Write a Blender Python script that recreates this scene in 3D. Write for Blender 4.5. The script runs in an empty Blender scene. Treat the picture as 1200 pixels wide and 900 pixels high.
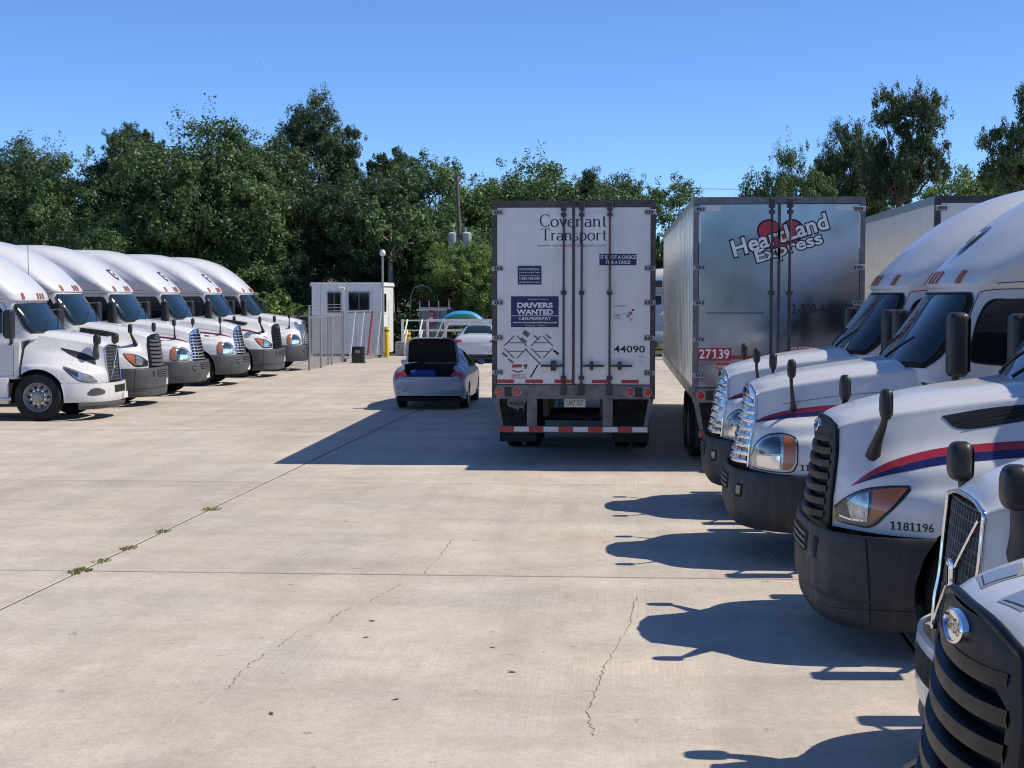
import bpy, bmesh, math, random
import numpy as np
from mathutils import Vector, Matrix
from mathutils.bvhtree import BVHTree

SC = bpy.context.scene
COL = SC.collection
R = math.radians

# ------------------------------------------------------------------ camera, sky, sun, exposure
cam_d = bpy.data.cameras.new('camera')
cam_d.sensor_width = 36.0
cam_d.lens = 36.0 * 1800 / 1200
cam_d.clip_end = 6000
cam = bpy.data.objects.new('camera', cam_d)
COL.objects.link(cam)
cam.location = (0, 0, 2.70)
cam.rotation_euler = (R(90 - 3.30), 0, R(3.75))
SC.camera = cam

SUN_EL, SUN_AZ = 50.0, 87.0          # azimuth clockwise from +Y
world = bpy.data.worlds.new('World')
SC.world = world
world.use_nodes = True
wn = world.node_tree
bgn = wn.nodes['Background']
sky = wn.nodes.new('ShaderNodeTexSky')
sky.sky_type = 'NISHITA'
sky.sun_disc = False
sky.sun_elevation = R(SUN_EL)
sky.sun_rotation = R(SUN_AZ)
sky.altitude = 2000
sky.air_density = 0.72
sky.dust_density = 0.0
sky.ozone_density = 11.0
wn.links.new(sky.outputs[0], bgn.inputs[0])
bgn.inputs[1].default_value = 0.15

sun_d = bpy.data.lights.new('sun', 'SUN')
sun_d.energy = 4.0
sun_d.angle = R(0.5)
sun_d.color = (1.0, 0.92, 0.79)
sun = bpy.data.objects.new('sun', sun_d)
COL.objects.link(sun)
sd = Vector((math.sin(R(SUN_AZ)) * math.cos(R(SUN_EL)), math.cos(R(SUN_AZ)) * math.cos(R(SUN_EL)), math.sin(R(SUN_EL))))
sun.rotation_euler = sd.to_track_quat('Z', 'Y').to_euler()
sun.location = sd * 60

SC.view_settings.view_transform = 'Standard'
SC.view_settings.look = 'None'
SC.view_settings.gamma = 1
SC.view_settings.exposure = 0.32
SC.render.engine = 'CYCLES'
SC.cycles.use_denoising = True
SC.cycles.max_bounces = 6
SC.cycles.transparent_max_bounces = 6
SC.cycles.caustics_reflective = True
SC.cycles.blur_glossy = 1.0
SC.cycles.filter_width = 1.1
SC.cycles.sample_clamp_indirect = 6.0
SC.cycles.caustics_refractive = False

# ------------------------------------------------------------------ materials
M = {}
def mat(name, base, rough=0.5, metal=0.0, coat=0.0, var=0.0, vscale=3.0, bump=0.0, bscale=40.0, spec=0.5, aniso=None, emit=None, streak=0.0):
    m = bpy.data.materials.new(name)
    m.use_nodes = True
    nt = m.node_tree
    b = nt.nodes['Principled BSDF']
    b.inputs['Base Color'].default_value = (*base, 1)
    b.inputs['Roughness'].default_value = rough
    b.inputs['Metallic'].default_value = metal
    b.inputs['Coat Weight'].default_value = coat
    b.inputs['Coat Roughness'].default_value = 0.06
    b.inputs['Specular IOR Level'].default_value = spec
    if var or bump:
        tc = nt.nodes.new('ShaderNodeTexCoord')
    if var:
        n = nt.nodes.new('ShaderNodeTexNoise')
        n.inputs['Scale'].default_value = vscale
        n.inputs['Detail'].default_value = 6
        n.inputs['Roughness'].default_value = 0.65
        nt.links.new(tc.outputs['Object'], n.inputs['Vector'])
        r = nt.nodes.new('ShaderNodeMapRange')
        r.inputs[1].default_value = 0.3; r.inputs[2].default_value = 0.7
        r.inputs[3].default_value = 1 - var; r.inputs[4].default_value = 1 + var * 0.5
        nt.links.new(n.outputs[0], r.inputs[0])
        mx = nt.nodes.new('ShaderNodeMix'); mx.data_type = 'RGBA'; mx.blend_type = 'MULTIPLY'
        mx.inputs[0].default_value = 1
        mx.inputs[6].default_value = (*base, 1)
        nt.links.new(r.outputs[0], mx.inputs[7])
        nt.links.new(mx.outputs[2], b.inputs['Base Color'])
        r2 = nt.nodes.new('ShaderNodeMapRange')
        r2.inputs[1].default_value = 0.3; r2.inputs[2].default_value = 0.7
        r2.inputs[3].default_value = min(1, rough * 1.25); r2.inputs[4].default_value = rough * 0.85
        nt.links.new(n.outputs[0], r2.inputs[0])
        nt.links.new(r2.outputs[0], b.inputs['Roughness'])
    if bump:
        n2 = nt.nodes.new('ShaderNodeTexNoise')
        n2.inputs['Scale'].default_value = bscale
        n2.inputs['Detail'].default_value = 4
        nt.links.new(tc.outputs['Object'], n2.inputs['Vector'])
        bp = nt.nodes.new('ShaderNodeBump')
        bp.inputs['Strength'].default_value = bump
        bp.inputs['Distance'].default_value = 0.02
        nt.links.new(n2.outputs[0], bp.inputs['Height'])
        nt.links.new(bp.outputs[0], b.inputs['Normal'])
    if streak:
        # rain streaks and road specks, each with a shape of its own
        mp = nt.nodes.new('ShaderNodeMapping'); mp.inputs['Scale'].default_value = (7, 7, .7)
        nt.links.new(tc.outputs['Object'], mp.inputs['Vector'])
        n3 = nt.nodes.new('ShaderNodeTexNoise'); n3.inputs['Scale'].default_value = 1.6; n3.inputs['Detail'].default_value = 6
        nt.links.new(mp.outputs[0], n3.inputs['Vector'])
        n4 = nt.nodes.new('ShaderNodeTexNoise'); n4.inputs['Scale'].default_value = 70; n4.inputs['Detail'].default_value = 2
        nt.links.new(tc.outputs['Object'], n4.inputs['Vector'])
        ra = nt.nodes.new('ShaderNodeMapRange'); ra.inputs[1].default_value = .50; ra.inputs[2].default_value = .78; ra.inputs[3].default_value = 0; ra.inputs[4].default_value = streak
        rb = nt.nodes.new('ShaderNodeMapRange'); rb.inputs[1].default_value = .70; rb.inputs[2].default_value = .76; rb.inputs[3].default_value = 0; rb.inputs[4].default_value = streak * .9
        nt.links.new(n3.outputs[0], ra.inputs[0]); nt.links.new(n4.outputs[0], rb.inputs[0])
        mm = nt.nodes.new('ShaderNodeMath'); mm.operation = 'MAXIMUM'
        nt.links.new(ra.outputs[0], mm.inputs[0]); nt.links.new(rb.outputs[0], mm.inputs[1])
        m5 = nt.nodes.new('ShaderNodeMix'); m5.data_type = 'RGBA'; m5.inputs[7].default_value = (.17, .15, .125, 1)
        nt.links.new(mm.outputs[0], m5.inputs[0]); nt.links.new(mx.outputs[2], m5.inputs[6])
        nt.links.new(m5.outputs[2], b.inputs['Base Color'])
    if emit:
        b.inputs['Emission Color'].default_value = (*emit[0], 1)
        b.inputs['Emission Strength'].default_value = emit[1]
    M[name] = m
    return m

mat('white_paint', (0.645, 0.645, 0.645), 0.26, coat=0.45, var=0.07, vscale=1.7, streak=0.11)
mat('white_cab', (0.62, 0.625, 0.635), 0.30, coat=0.4, var=0.08, vscale=1.1, streak=0.10)
mat('silver_paint', (0.30, 0.34, 0.40), 0.36, metal=0.30, coat=0.35, var=0.04)
mat('car_white', (0.58, 0.60, 0.64), 0.35, metal=0.1, coat=0.5, var=0.04)
mat('bumper_grey', (0.062, 0.065, 0.070), 0.55, var=0.25, vscale=4, bump=0.05, bscale=300, streak=0.22)
mat('bumper_dark', (0.022, 0.024, 0.029), 0.55, var=0.25, vscale=4, bump=0.05, bscale=300, streak=0.14)
mat('black_plastic', (0.018, 0.018, 0.020), 0.42, var=0.2, vscale=6)
mat('black_matte', (0.010, 0.010, 0.011), 0.85, var=0.3, vscale=5)
mat('rubber', (0.016, 0.016, 0.017), 0.8, var=0.35, vscale=9, bump=0.1, bscale=60)
mat('chrome', (0.82, 0.83, 0.85), 0.10, metal=1.0)
mat('grille_grey', (0.11, 0.115, 0.12), 0.4, metal=0.3, var=0.15)
mat('grille_black', (0.0045, 0.005, 0.0075), 0.45, spec=0.25, var=0.2)
mat('aluminium', (0.56, 0.57, 0.58), 0.34, metal=1.0, var=0.2, vscale=5)
mat('wheel_grey', (0.34, 0.34, 0.34), 0.45, metal=0.6, var=0.3, vscale=8)
mat('galvanised', (0.36, 0.37, 0.38), 0.5, metal=0.7, var=0.3, vscale=8)
mat('steel_grey', (0.17, 0.17, 0.175), 0.6, metal=0.2, var=0.35, vscale=6, bump=0.08)
mat('steel_dark', (0.055, 0.055, 0.06), 0.6, metal=0.2, var=0.35, vscale=6)
mat('rust_frame', (0.085, 0.075, 0.072), 0.7, var=0.5, vscale=7, bump=0.1)
mat('glass_dark', (0.010, 0.022, 0.028), 0.05, spec=0.9, var=0.3, vscale=2.5)
mat('glass_side', (0.008, 0.010, 0.012), 0.05, spec=0.6)
mat('lamp_clear', (0.46, 0.48, 0.50), 0.16, metal=0.6, coat=1.0, var=0.6, vscale=14)
mat('lamp_dark', (0.07, 0.09, 0.11), 0.10, metal=0.5, coat=1.0, var=0.6, vscale=8)
mat('amber', (0.40, 0.115, 0.035), 0.16, coat=0.8)
mat('amber_dark', (0.40, 0.10, 0.025), 0.25, coat=0.5)
mat('lamp_red', (0.45, 0.02, 0.02), 0.2, coat=0.8)
mat('lamp_red_dark', (0.16, 0.01, 0.012), 0.15, coat=0.9)
mat('stripe_red', (0.34, 0.022, 0.035), 0.3, coat=0.5)
mat('logo_red', (0.50, 0.03, 0.055), 0.35, coat=0.3)
mat('stripe_blue', (0.010, 0.012, 0.085), 0.3, coat=0.5)
mat('stripe_maroon', (0.13, 0.012, 0.03), 0.3, coat=0.5)
mat('emblem_navy', (0.035, 0.022, 0.07), 0.35, coat=0.4)
mat('ink_black', (0.012, 0.012, 0.014), 0.6)
mat('ink_grey', (0.10, 0.10, 0.105), 0.6)
mat('ink_red', (0.42, 0.05, 0.06), 0.6)
mat('ink_white', (0.78, 0.78, 0.78), 0.5)
mat('ink_navy', (0.012, 0.022, 0.10), 0.45)
mat('plate', (0.62, 0.62, 0.58), 0.5)
mat('tape_red', (0.40, 0.025, 0.025), 0.4)
mat('tape_white', (0.62, 0.62, 0.62), 0.4)
mat('trailer_white', (0.74, 0.73, 0.71), 0.42, var=0.12, vscale=1.3, bump=0.02, bscale=3, streak=0.12)
mat('trailer_white2', (0.78, 0.78, 0.77), 0.4, var=0.10, vscale=1.5, streak=0.15)
mat('shack_white', (0.76, 0.76, 0.74), 0.6, var=0.14, vscale=2, streak=0.20)
mat('rail_white', (0.72, 0.72, 0.68), 0.6, var=0.2, vscale=4)
mat('yellow', (0.72, 0.46, 0.02), 0.5, var=0.15, vscale=5)
mat('wood_grey', (0.22, 0.20, 0.17), 0.85, var=0.35, vscale=7)
mat('fence_grey', (0.30, 0.31, 0.32), 0.7, var=0.25, vscale=4)
mat('red_paint', (0.26, 0.02, 0.02), 0.4, var=0.2)
mat('sign_red', (0.50, 0.03, 0.04), 0.5)
mat('kayak_blue', (0.03, 0.30, 0.62), 0.35, coat=0.3, var=0.1)
mat('kayak_green', (0.03, 0.13, 0.09), 0.4, var=0.15)
mat('bag_blue', (0.012, 0.045, 0.30), 0.6, var=0.3, vscale=9)
mat('bag_dark', (0.03, 0.035, 0.05), 0.7, var=0.3, vscale=9)
mat('pole_wood', (0.13, 0.115, 0.10), 0.85, var=0.3, vscale=6)
mat('bark', (0.085, 0.070, 0.055), 0.9, var=0.4, vscale=5, bump=0.4, bscale=14)
mat('bark_pale', (0.26, 0.24, 0.20), 0.9, var=0.35, vscale=5, bump=0.3, bscale=14)
mat('transformer', (0.46, 0.47, 0.48), 0.5, var=0.15)
mat('house_wall', (0.52, 0.36, 0.20), 0.8, var=0.15)
mat('roof_brown', (0.13, 0.09, 0.07), 0.9, var=0.3)
mat('crack', (0.23, 0.19, 0.15), 0.95, var=0.3)
mat('joint_dirt', (0.060, 0.058, 0.036), 0.95, var=0.5, vscale=4)
mat('dry_leaf', (0.13, 0.07, 0.035), 0.9)
mat('tan_seat', (0.10, 0.10, 0.11), 0.8)

def foliage(name, c1, c2, c3, trans=0.28):
    m = bpy.data.materials.new(name); m.use_nodes = True
    nt = m.node_tree
    b = nt.nodes['Principled BSDF']; out = nt.nodes['Material Output']
    g = nt.nodes.new('ShaderNodeNewGeometry')
    cr = nt.nodes.new('ShaderNodeValToRGB')
    cr.color_ramp.elements[0].color = (*c1, 1); cr.color_ramp.elements[1].color = (*c3, 1)
    e = cr.color_ramp.elements.new(0.55); e.color = (*c2, 1)
    tc = nt.nodes.new('ShaderNodeTexCoord')
    n = nt.nodes.new('ShaderNodeTexNoise'); n.inputs['Scale'].default_value = 0.7; n.inputs['Detail'].default_value = 3
    nt.links.new(tc.outputs['Object'], n.inputs['Vector'])
    ma = nt.nodes.new('ShaderNodeMath'); ma.operation = 'MULTIPLY_ADD'
    ma.inputs[1].default_value = 0.55
    nt.links.new(g.outputs['Random Per Island'], ma.inputs[0])
    mb = nt.nodes.new('ShaderNodeMath'); mb.operation = 'MULTIPLY_ADD'; mb.inputs[1].default_value = 1.3; mb.inputs[2].default_value = -0.42
    nt.links.new(n.outputs[0], mb.inputs[0])
    nt.links.new(mb.outputs[0], ma.inputs[2])
    nt.links.new(ma.outputs[0], cr.inputs[0])
    oi = nt.nodes.new('ShaderNodeObjectInfo')
    hs = nt.nodes.new('ShaderNodeHueSaturation')
    mr = nt.nodes.new('ShaderNodeMapRange'); mr.inputs[3].default_value = 0.75; mr.inputs[4].default_value = 1.2
    nt.links.new(oi.outputs['Random'], mr.inputs[0]); nt.links.new(mr.outputs[0], hs.inputs['Value'])
    nt.links.new(cr.outputs[0], hs.inputs['Color'])
    nt.links.new(hs.outputs[0], b.inputs['Base Color'])
    b.inputs['Roughness'].default_value = 0.5
    b.inputs['Specular IOR Level'].default_value = 0.35
    t = nt.nodes.new('ShaderNodeBsdfTranslucent')
    nt.links.new(hs.outputs[0], t.inputs['Color'])
    mx = nt.nodes.new('ShaderNodeMixShader'); mx.inputs[0].default_value = trans
    nt.links.new(b.outputs[0], mx.inputs[1]); nt.links.new(t.outputs[0], mx.inputs[2])
    nt.links.new(mx.outputs[0], out.inputs[0])
    M[name] = m
foliage('leaf_dark', (0.041, 0.069, 0.034), (0.079, 0.133, 0.057), (0.158, 0.219, 0.098))
foliage('leaf_mid', (0.061, 0.110, 0.044), (0.119, 0.198, 0.071), (0.212, 0.293, 0.115))
foliage('leaf_light', (0.111, 0.188, 0.055), (0.204, 0.312, 0.088), (0.353, 0.464, 0.139))
foliage('grass_blade', (0.14, 0.17, 0.05), (0.24, 0.27, 0.08), (0.36, 0.34, 0.13), 0.4)

def concrete():
    m = bpy.data.materials.new('concrete'); m.use_nodes = True
    nt = m.node_tree; L = nt.links.new
    b = nt.nodes['Principled BSDF']
    geo = nt.nodes.new('ShaderNodeNewGeometry')
    def noise(scale, detail=5, rough=0.6, vec=None, dist=0.0):
        n = nt.nodes.new('ShaderNodeTexNoise')
        n.inputs['Scale'].default_value = scale; n.inputs['Detail'].default_value = detail
        n.inputs['Roughness'].default_value = rough; n.inputs['Distortion'].default_value = dist
        L(vec or geo.outputs['Position'], n.inputs['Vector'])
        return n.outputs[0]
    def mapping(sx, sy, rz=0):
        mp = nt.nodes.new('ShaderNodeMapping')
        mp.inputs['Scale'].default_value = (sx, sy, 1); mp.inputs['Rotation'].default_value = (0, 0, rz)
        L(geo.outputs['Position'], mp.inputs['Vector']); return mp.outputs[0]
    def rng(x, a, bb, c, d):
        r = nt.nodes.new('ShaderNodeMapRange')
        for i, v in enumerate((a, bb, c, d)): r.inputs[i + 1].default_value = v
        L(x, r.inputs[0]); return r.outputs[0]
    def mul(a, bb):
        n = nt.nodes.new('ShaderNodeMath'); n.operation = 'MULTIPLY'
        L(a, n.inputs[0]); L(bb, n.inputs[1]); return n.outputs[0]
    big = rng(noise(0.22, 5, 0.6), 0.3, 0.7, 0.86, 1.09)
    mid = rng(noise(1.4, 7, 0.68, dist=0.6), 0.28, 0.72, 0.84, 1.10)
    fine = rng(noise(38, 4, 0.75), 0.25, 0.75, 0.80, 1.14)
    strk = rng(noise(1.0, 5, 0.6, mapping(1.7, 0.10, R(-9))), 0.34, 0.62, 0.90, 1.04)
    strk2 = rng(noise(1.0, 4, 0.55, mapping(0.16, 1.1, R(6))), 0.3, 0.6, 0.9, 1.04)
    spots = rng(noise(4.5, 4, 0.6), 0.67, 0.71, 1.0, 0.66)
    oi = nt.nodes.new('ShaderNodeObjectInfo')
    slab = rng(oi.outputs['Random'], 0, 1, 0.90, 1.06)
    grit = rng(noise(11, 6, 0.8, dist=0.4), 0.25, 0.75, 0.84, 1.12)
    f = mul(mul(mul(big, mid), mul(fine, strk)), mul(mul(strk2, spots), mul(slab, grit)))
    cr = nt.nodes.new('ShaderNodeMix'); cr.data_type = 'RGBA'
    cr.inputs[6].default_value = (0.575, 0.490, 0.395, 1); cr.inputs[7].default_value = (0.555, 0.492, 0.418, 1)
    L(rng(noise(0.5, 4), 0.35, 0.65, 0, 1), cr.inputs[0])
    mx = nt.nodes.new('ShaderNodeMix'); mx.data_type = 'RGBA'; mx.blend_type = 'MULTIPLY'; mx.inputs[0].default_value = 1
    L(cr.outputs[2], mx.inputs[6]); L(f, mx.inputs[7])
    # warm rust-coloured stains
    st = nt.nodes.new('ShaderNodeMix'); st.data_type = 'RGBA'
    st.inputs[7].default_value = (0.36, 0.25, 0.16, 1)
    L(rng(noise(0.9, 4, 0.7, dist=1.0), 0.62, 0.80, 0.0, 0.5), st.inputs[0])
    L(mx.outputs[2], st.inputs[6])
    L(st.outputs[2], b.inputs['Base Color'])
    b.inputs['Roughness'].default_value = 0.85
    b.inputs['Specular IOR Level'].default_value = 0.3
    # broom-finish grooves running along the lanes
    lines = noise(1.0, 3, 0.6, mapping(34, 0.5, R(-8)))
    msk = rng(noise(0.35, 3), 0.45, 0.62, 0, 1)
    g = mul(lines, msk)
    bp = nt.nodes.new('ShaderNodeBump'); bp.inputs['Strength'].default_value = 0.55; bp.inputs['Distance'].default_value = 0.010
    L(g, bp.inputs['Height'])
    bp2 = nt.nodes.new('ShaderNodeBump'); bp2.inputs['Strength'].default_value = 0.25; bp2.inputs['Distance'].default_value = 0.01
    L(noise(60, 4, 0.7), bp2.inputs['Height']); L(bp.outputs[0], bp2.inputs['Normal'])
    L(bp2.outputs[0], b.inputs['Normal'])
    M['concrete'] = m
concrete()

def ground_mat():
    m = bpy.data.materials.new('grass_ground'); m.use_nodes = True
    nt = m.node_tree; L = nt.links.new
    b = nt.nodes['Principled BSDF']
    geo = nt.nodes.new('ShaderNodeNewGeometry')
    n = nt.nodes.new('ShaderNodeTexNoise'); n.inputs['Scale'].default_value = 0.6; n.inputs['Detail'].default_value = 8
    L(geo.outputs['Position'], n.inputs['Vector'])
    cr = nt.nodes.new('ShaderNodeValToRGB')
    cr.color_ramp.elements[0].color = (0.03, 0.05, 0.015, 1); cr.color_ramp.elements[0].position = 0.35
    cr.color_ramp.elements[1].color = (0.12, 0.10, 0.06, 1); cr.color_ramp.elements[1].position = 0.7
    L(n.outputs[0], cr.inputs[0]); L(cr.outputs[0], b.inputs['Base Color'])
    b.inputs['Roughness'].default_value = 0.95
    M['grass_ground'] = m
ground_mat()

def mirror_mat(name, tint, rough, wave, vert=False):
    """polished metal sheet with slight panel waviness"""
    m = bpy.data.materials.new(name); m.use_nodes = True
    nt = m.node_tree; L = nt.links.new
    b = nt.nodes['Principled BSDF']
    b.inputs['Base Color'].default_value = (*tint, 1); b.inputs['Metallic'].default_value = 1
    b.inputs['Roughness'].default_value = rough
    tc = nt.nodes.new('ShaderNodeTexCoord')
    mp = nt.nodes.new('ShaderNodeMapping'); mp.inputs['Scale'].default_value = (2.5, 2.5, 0.5) if vert else (1, 1, 1)
    L(tc.outputs['Object'], mp.inputs['Vector'])
    n = nt.nodes.new('ShaderNodeTexNoise'); n.inputs['Scale'].default_value = 1.3; n.inputs['Detail'].default_value = 2
    L(mp.outputs[0], n.inputs['Vector'])
    bp = nt.nodes.new('ShaderNodeBump'); bp.inputs['Strength'].default_value = wave; bp.inputs['Distance'].default_value = 0.05
    L(n.outputs[0], bp.inputs['Height']); L(bp.outputs[0], b.inputs['Normal'])
    n2 = nt.nodes.new('ShaderNodeTexNoise'); n2.inputs['Scale'].default_value = 2.0; n2.inputs['Detail'].default_value = 6
    L(mp.outputs[0], n2.inputs['Vector'])
    r = nt.nodes.new('ShaderNodeMapRange'); r.inputs[1].default_value = 0.3; r.inputs[2].default_value = 0.7
    r.inputs[3].default_value = rough * 0.7; r.inputs[4].default_value = rough * 1.8
    L(n2.outputs[0], r.inputs[0]); L(r.outputs[0], b.inputs['Roughness'])
    M[name] = m
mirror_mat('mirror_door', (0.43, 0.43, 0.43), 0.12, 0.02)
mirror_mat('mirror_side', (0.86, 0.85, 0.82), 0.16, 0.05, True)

# ------------------------------------------------------------------ mesh helpers
class MB:
    def __init__(self):
        self.v = []; self.f = []
    def add(self, verts, faces):
        o = len(self.v)
        self.v.extend([tuple(map(float, p)) for p in verts])
        self.f.extend([tuple(i + o for i in f) for f in faces])
        return self
    def box(self, x0, x1, y0, y1, z0, z1):
        return self.add([(x0, y0, z0), (x1, y0, z0), (x1, y1, z0), (x0, y1, z0), (x0, y0, z1), (x1, y0, z1), (x1, y1, z1), (x0, y1, z1)],
                        [(0, 3, 2, 1), (4, 5, 6, 7), (0, 1, 5, 4), (1, 2, 6, 5), (2, 3, 7, 6), (3, 0, 4, 7)])
    def rbox(self, x0, x1, y0, y1, z0, z1, b=0.02, seg=2, mtx=None):
        bm = bmesh.new()
        bmesh.ops.create_cube(bm, size=1)
        for v in bm.verts:
            v.co = Vector(((x0 + x1) / 2 + v.co.x * (x1 - x0), (y0 + y1) / 2 + v.co.y * (y1 - y0), (z0 + z1) / 2 + v.co.z * (z1 - z0)))
        bmesh.ops.bevel(bm, geom=bm.edges[:], offset=b, segments=seg, profile=0.5, affect='EDGES')
        bm.verts.index_update()
        vs = [(mtx @ v.co) if mtx else v.co.copy() for v in bm.verts]
        fs = [tuple(v.index for v in f.verts) for f in bm.faces]
        bm.free()
        return self.add(vs, fs)
    def tube(self, pts, rad, n=8, caps=True):
        pts = [Vector(p) for p in pts]
        if not hasattr(rad, '__len__'): rad = [rad] * len(pts)
        vs = []; fs = []
        ref = None
        for i, p in enumerate(pts):
            a = pts[max(0, i - 1)]; c = pts[min(len(pts) - 1, i + 1)]
            t = (c - a).normalized()
            if ref is None:
                ref = Vector((0, 0, 1)) if abs(t.z) < 0.9 else Vector((1, 0, 0))
            u = t.cross(ref).normalized(); w = u.cross(t).normalized()
            ref = w
            for k in range(n):
                an = 2 * math.pi * k / n
                vs.append(p + (u * math.cos(an) + w * math.sin(an)) * rad[i])
        for i in range(len(pts) - 1):
            for k in range(n):
                k2 = (k + 1) % n
                fs.append((i * n + k, i * n + k2, (i + 1) * n + k2, (i + 1) * n + k))
        if caps:
            fs.append(tuple(range(n))[::-1]); fs.append(tuple((len(pts) - 1) * n + k for k in range(n)))
        return self.add(vs, fs)
    def bar(self, p0, p1, w, h):
        """square bar between two points"""
        p0 = Vector(p0); p1 = Vector(p1); t = (p1 - p0).normalized()
        ref = Vector((0, 0, 1)) if abs(t.z) < 0.95 else Vector((0, 1, 0))
        u = t.cross(ref).normalized() * w / 2; q = u.cross(t).normalized() * h / 2
        vs = [p + a * u + c * q for p in (p0, p1) for a, c in ((-1, -1), (1, -1), (1, 1), (-1, 1))]
        return self.add(vs, [(3, 2, 1, 0), (4, 5, 6, 7), (0, 1, 5, 4), (1, 2, 6, 5), (2, 3, 7, 6), (3, 0, 4, 7)])
    def lathe(self, prof, center, axis='y', n=32):
        """prof: (radius, along-axis)"""
        vs = []; fs = []
        for r, h in prof:
            for k in range(n):
                a = 2 * math.pi * k / n; c, s = r * math.cos(a), r * math.sin(a)
                d = {'y': (c, h, s), 'z': (c, s, h), 'x': (h, c, s)}[axis]
                vs.append((center[0] + d[0], center[1] + d[1], center[2] + d[2]))
        for i in range(len(prof) - 1):
            for k in range(n):
                k2 = (k + 1) % n
                fs.append((i * n + k, i * n + k2, (i + 1) * n + k2, (i + 1) * n + k))
        return self.add(vs, fs)
    def disc(self, c, r, axis='y', n=20, th=0.01):
        return self.lathe([(0.0005, -th / 2), (r, -th / 2), (r, th / 2), (0.0005, th / 2)], c, axis, n)
    def grid(self, P, closed=False):
        P = np.asarray(P); m, n = P.shape[:2]
        vs = P.reshape(-1, 3)
        fs = []
        for i in range(m - 1):
            for j in range(n - 1 + (1 if closed else 0)):
                j2 = (j + 1) % n
                fs.append((i * n + j, i * n + j2, (i + 1) * n + j2, (i + 1) * n + j))
        return self.add(vs, fs)
    def mirror_y(self):
        o = len(self.v)
        self.v.extend([(x, -y, z) for x, y, z in self.v])
        self.f.extend([tuple(i + o for i in f[::-1]) for f in list(self.f)])
        return self
    def xform(self, mtx):
        self.v = [tuple(mtx @ Vector(p)) for p in self.v]; return self
    def mesh(self, name, material, ang=32, weld=False):
        me = bpy.data.meshes.new(name)
        me.from_pydata(self.v, [], self.f)
        if weld:
            bm = bmesh.new(); bm.from_mesh(me)
            bmesh.ops.remove_doubles(bm, verts=bm.verts[:], dist=1e-4)
            bmesh.ops.recalc_face_normals(bm, faces=bm.faces[:])
            bm.to_mesh(me); bm.free()
        me.polygons.foreach_set('use_smooth', [True] * len(me.polygons))
        me.set_sharp_from_angle(angle=R(ang))
        if material: me.materials.append(M[material] if isinstance(material, str) else material)
        me.update()
        return me
    def build(self, name, material, parent=None, ang=32, weld=False):
        return link(name, self.mesh(name, material, ang, weld), parent)

def link(name, me, parent=None):
    o = bpy.data.objects.new(name, me)
    COL.objects.link(o)
    if parent is not None: o.parent = parent
    return o
def empty(name, loc=(0, 0, 0), rz=0.0):
    o = bpy.data.objects.new(name, None); COL.objects.link(o)
    o.empty_display_size = 0.2
    o.location = loc; o.rotation_euler = (0, 0, rz)
    return o
def tag(o, label=None, cat=None, group=None, kind=None):
    if label: o['label'] = label
    if cat: o['category'] = cat
    if group: o['group'] = group
    if kind: o['kind'] = kind
    return o
def copy_tree(o, parent=None, skip=()):
    c = o.copy(); COL.objects.link(c); c.parent = parent
    for ch in o.children:
        if ch.name.split('.')[0] in skip: continue
        copy_tree(ch, c, skip)
    return c
def find(o, base):
    return [c for c in o.children_recursive if c.name.split('.')[0] == base]
def set_mat(o, name):
    s = o.material_slots[0]; s.link = 'OBJECT'; s.material = M[name]

def pchip(P, n):
    """interpolate control rows P (k,...) to n samples without overshoot"""
    P = np.asarray(P, float); k = P.shape[0]
    d = P[1:] - P[:-1]
    m = np.zeros_like(P)
    a, b = d[:-1], d[1:]
    ok = (a * b) > 0
    den = np.where(ok, a + b, 1.0)
    m[1:-1] = np.where(ok, 2 * a * b / den, 0)
    m[0] = d[0]; m[-1] = d[-1]
    t = np.linspace(0, k - 1, n); i = np.clip(t.astype(int), 0, k - 2); u = t - i
    sh = (n,) + (1,) * (P.ndim - 1); u = u.reshape(sh)
    h00 = 2 * u**3 - 3 * u**2 + 1; h10 = u**3 - 2 * u**2 + u; h01 = -2 * u**3 + 3 * u**2; h11 = u**3 - u**2
    return h00 * P[i] + h10 * m[i] + h01 * P[i + 1] + h11 * m[i + 1]
def crom(P, n):
    P = np.asarray(P, float); k = P.shape[0]
    m = np.zeros_like(P)
    m[1:-1] = (P[2:] - P[:-2]) / 2; m[0] = P[1] - P[0]; m[-1] = P[-1] - P[-2]
    t = np.linspace(0, k - 1, n); i = np.clip(t.astype(int), 0, k - 2); u = t - i
    sh = (n,) + (1,) * (P.ndim - 1); u = u.reshape(sh)
    h00 = 2 * u**3 - 3 * u**2 + 1; h10 = u**3 - 2 * u**2 + u; h01 = -2 * u**3 + 3 * u**2; h11 = u**3 - u**2
    return h00 * P[i] + h10 * m[i] + h01 * P[i + 1] + h11 * m[i + 1]

def bvh_of(*mbs):
    v = []; f = []
    for b in mbs:
        o = len(v); v += b.v; f += [tuple(i + o for i in q) for q in b.f]
    return BVHTree.FromPolygons([Vector(p) for p in v], f)
def proj_pts(pts, bvh, direction, off, back=4.0):
    d = Vector(direction).normalized(); out = []; last = None
    for p in pts:
        p = Vector(p)
        loc, nor, idx, dist = bvh.ray_cast(p - d * back, d)
        if loc is None:
            loc = p if last is None else p + d * d.dot(last - p)
            out.append(loc - d * off)
        else:
            if nor.dot(d) > 0: nor = -nor
            nn = (nor - d).normalized()
            out.append(loc + nn * off); last = loc
    return out
def strip(curve_a, curve_b, n, m):
    """2-D patch between two polylines -> (n,m,2)"""
    A = crom(np.array(curve_a), n); B = crom(np.array(curve_b), n)
    t = np.linspace(0, 1, m)
    return A[:, None, :] * (1 - t)[None, :, None] + B[:, None, :] * t[None, :, None]
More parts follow.
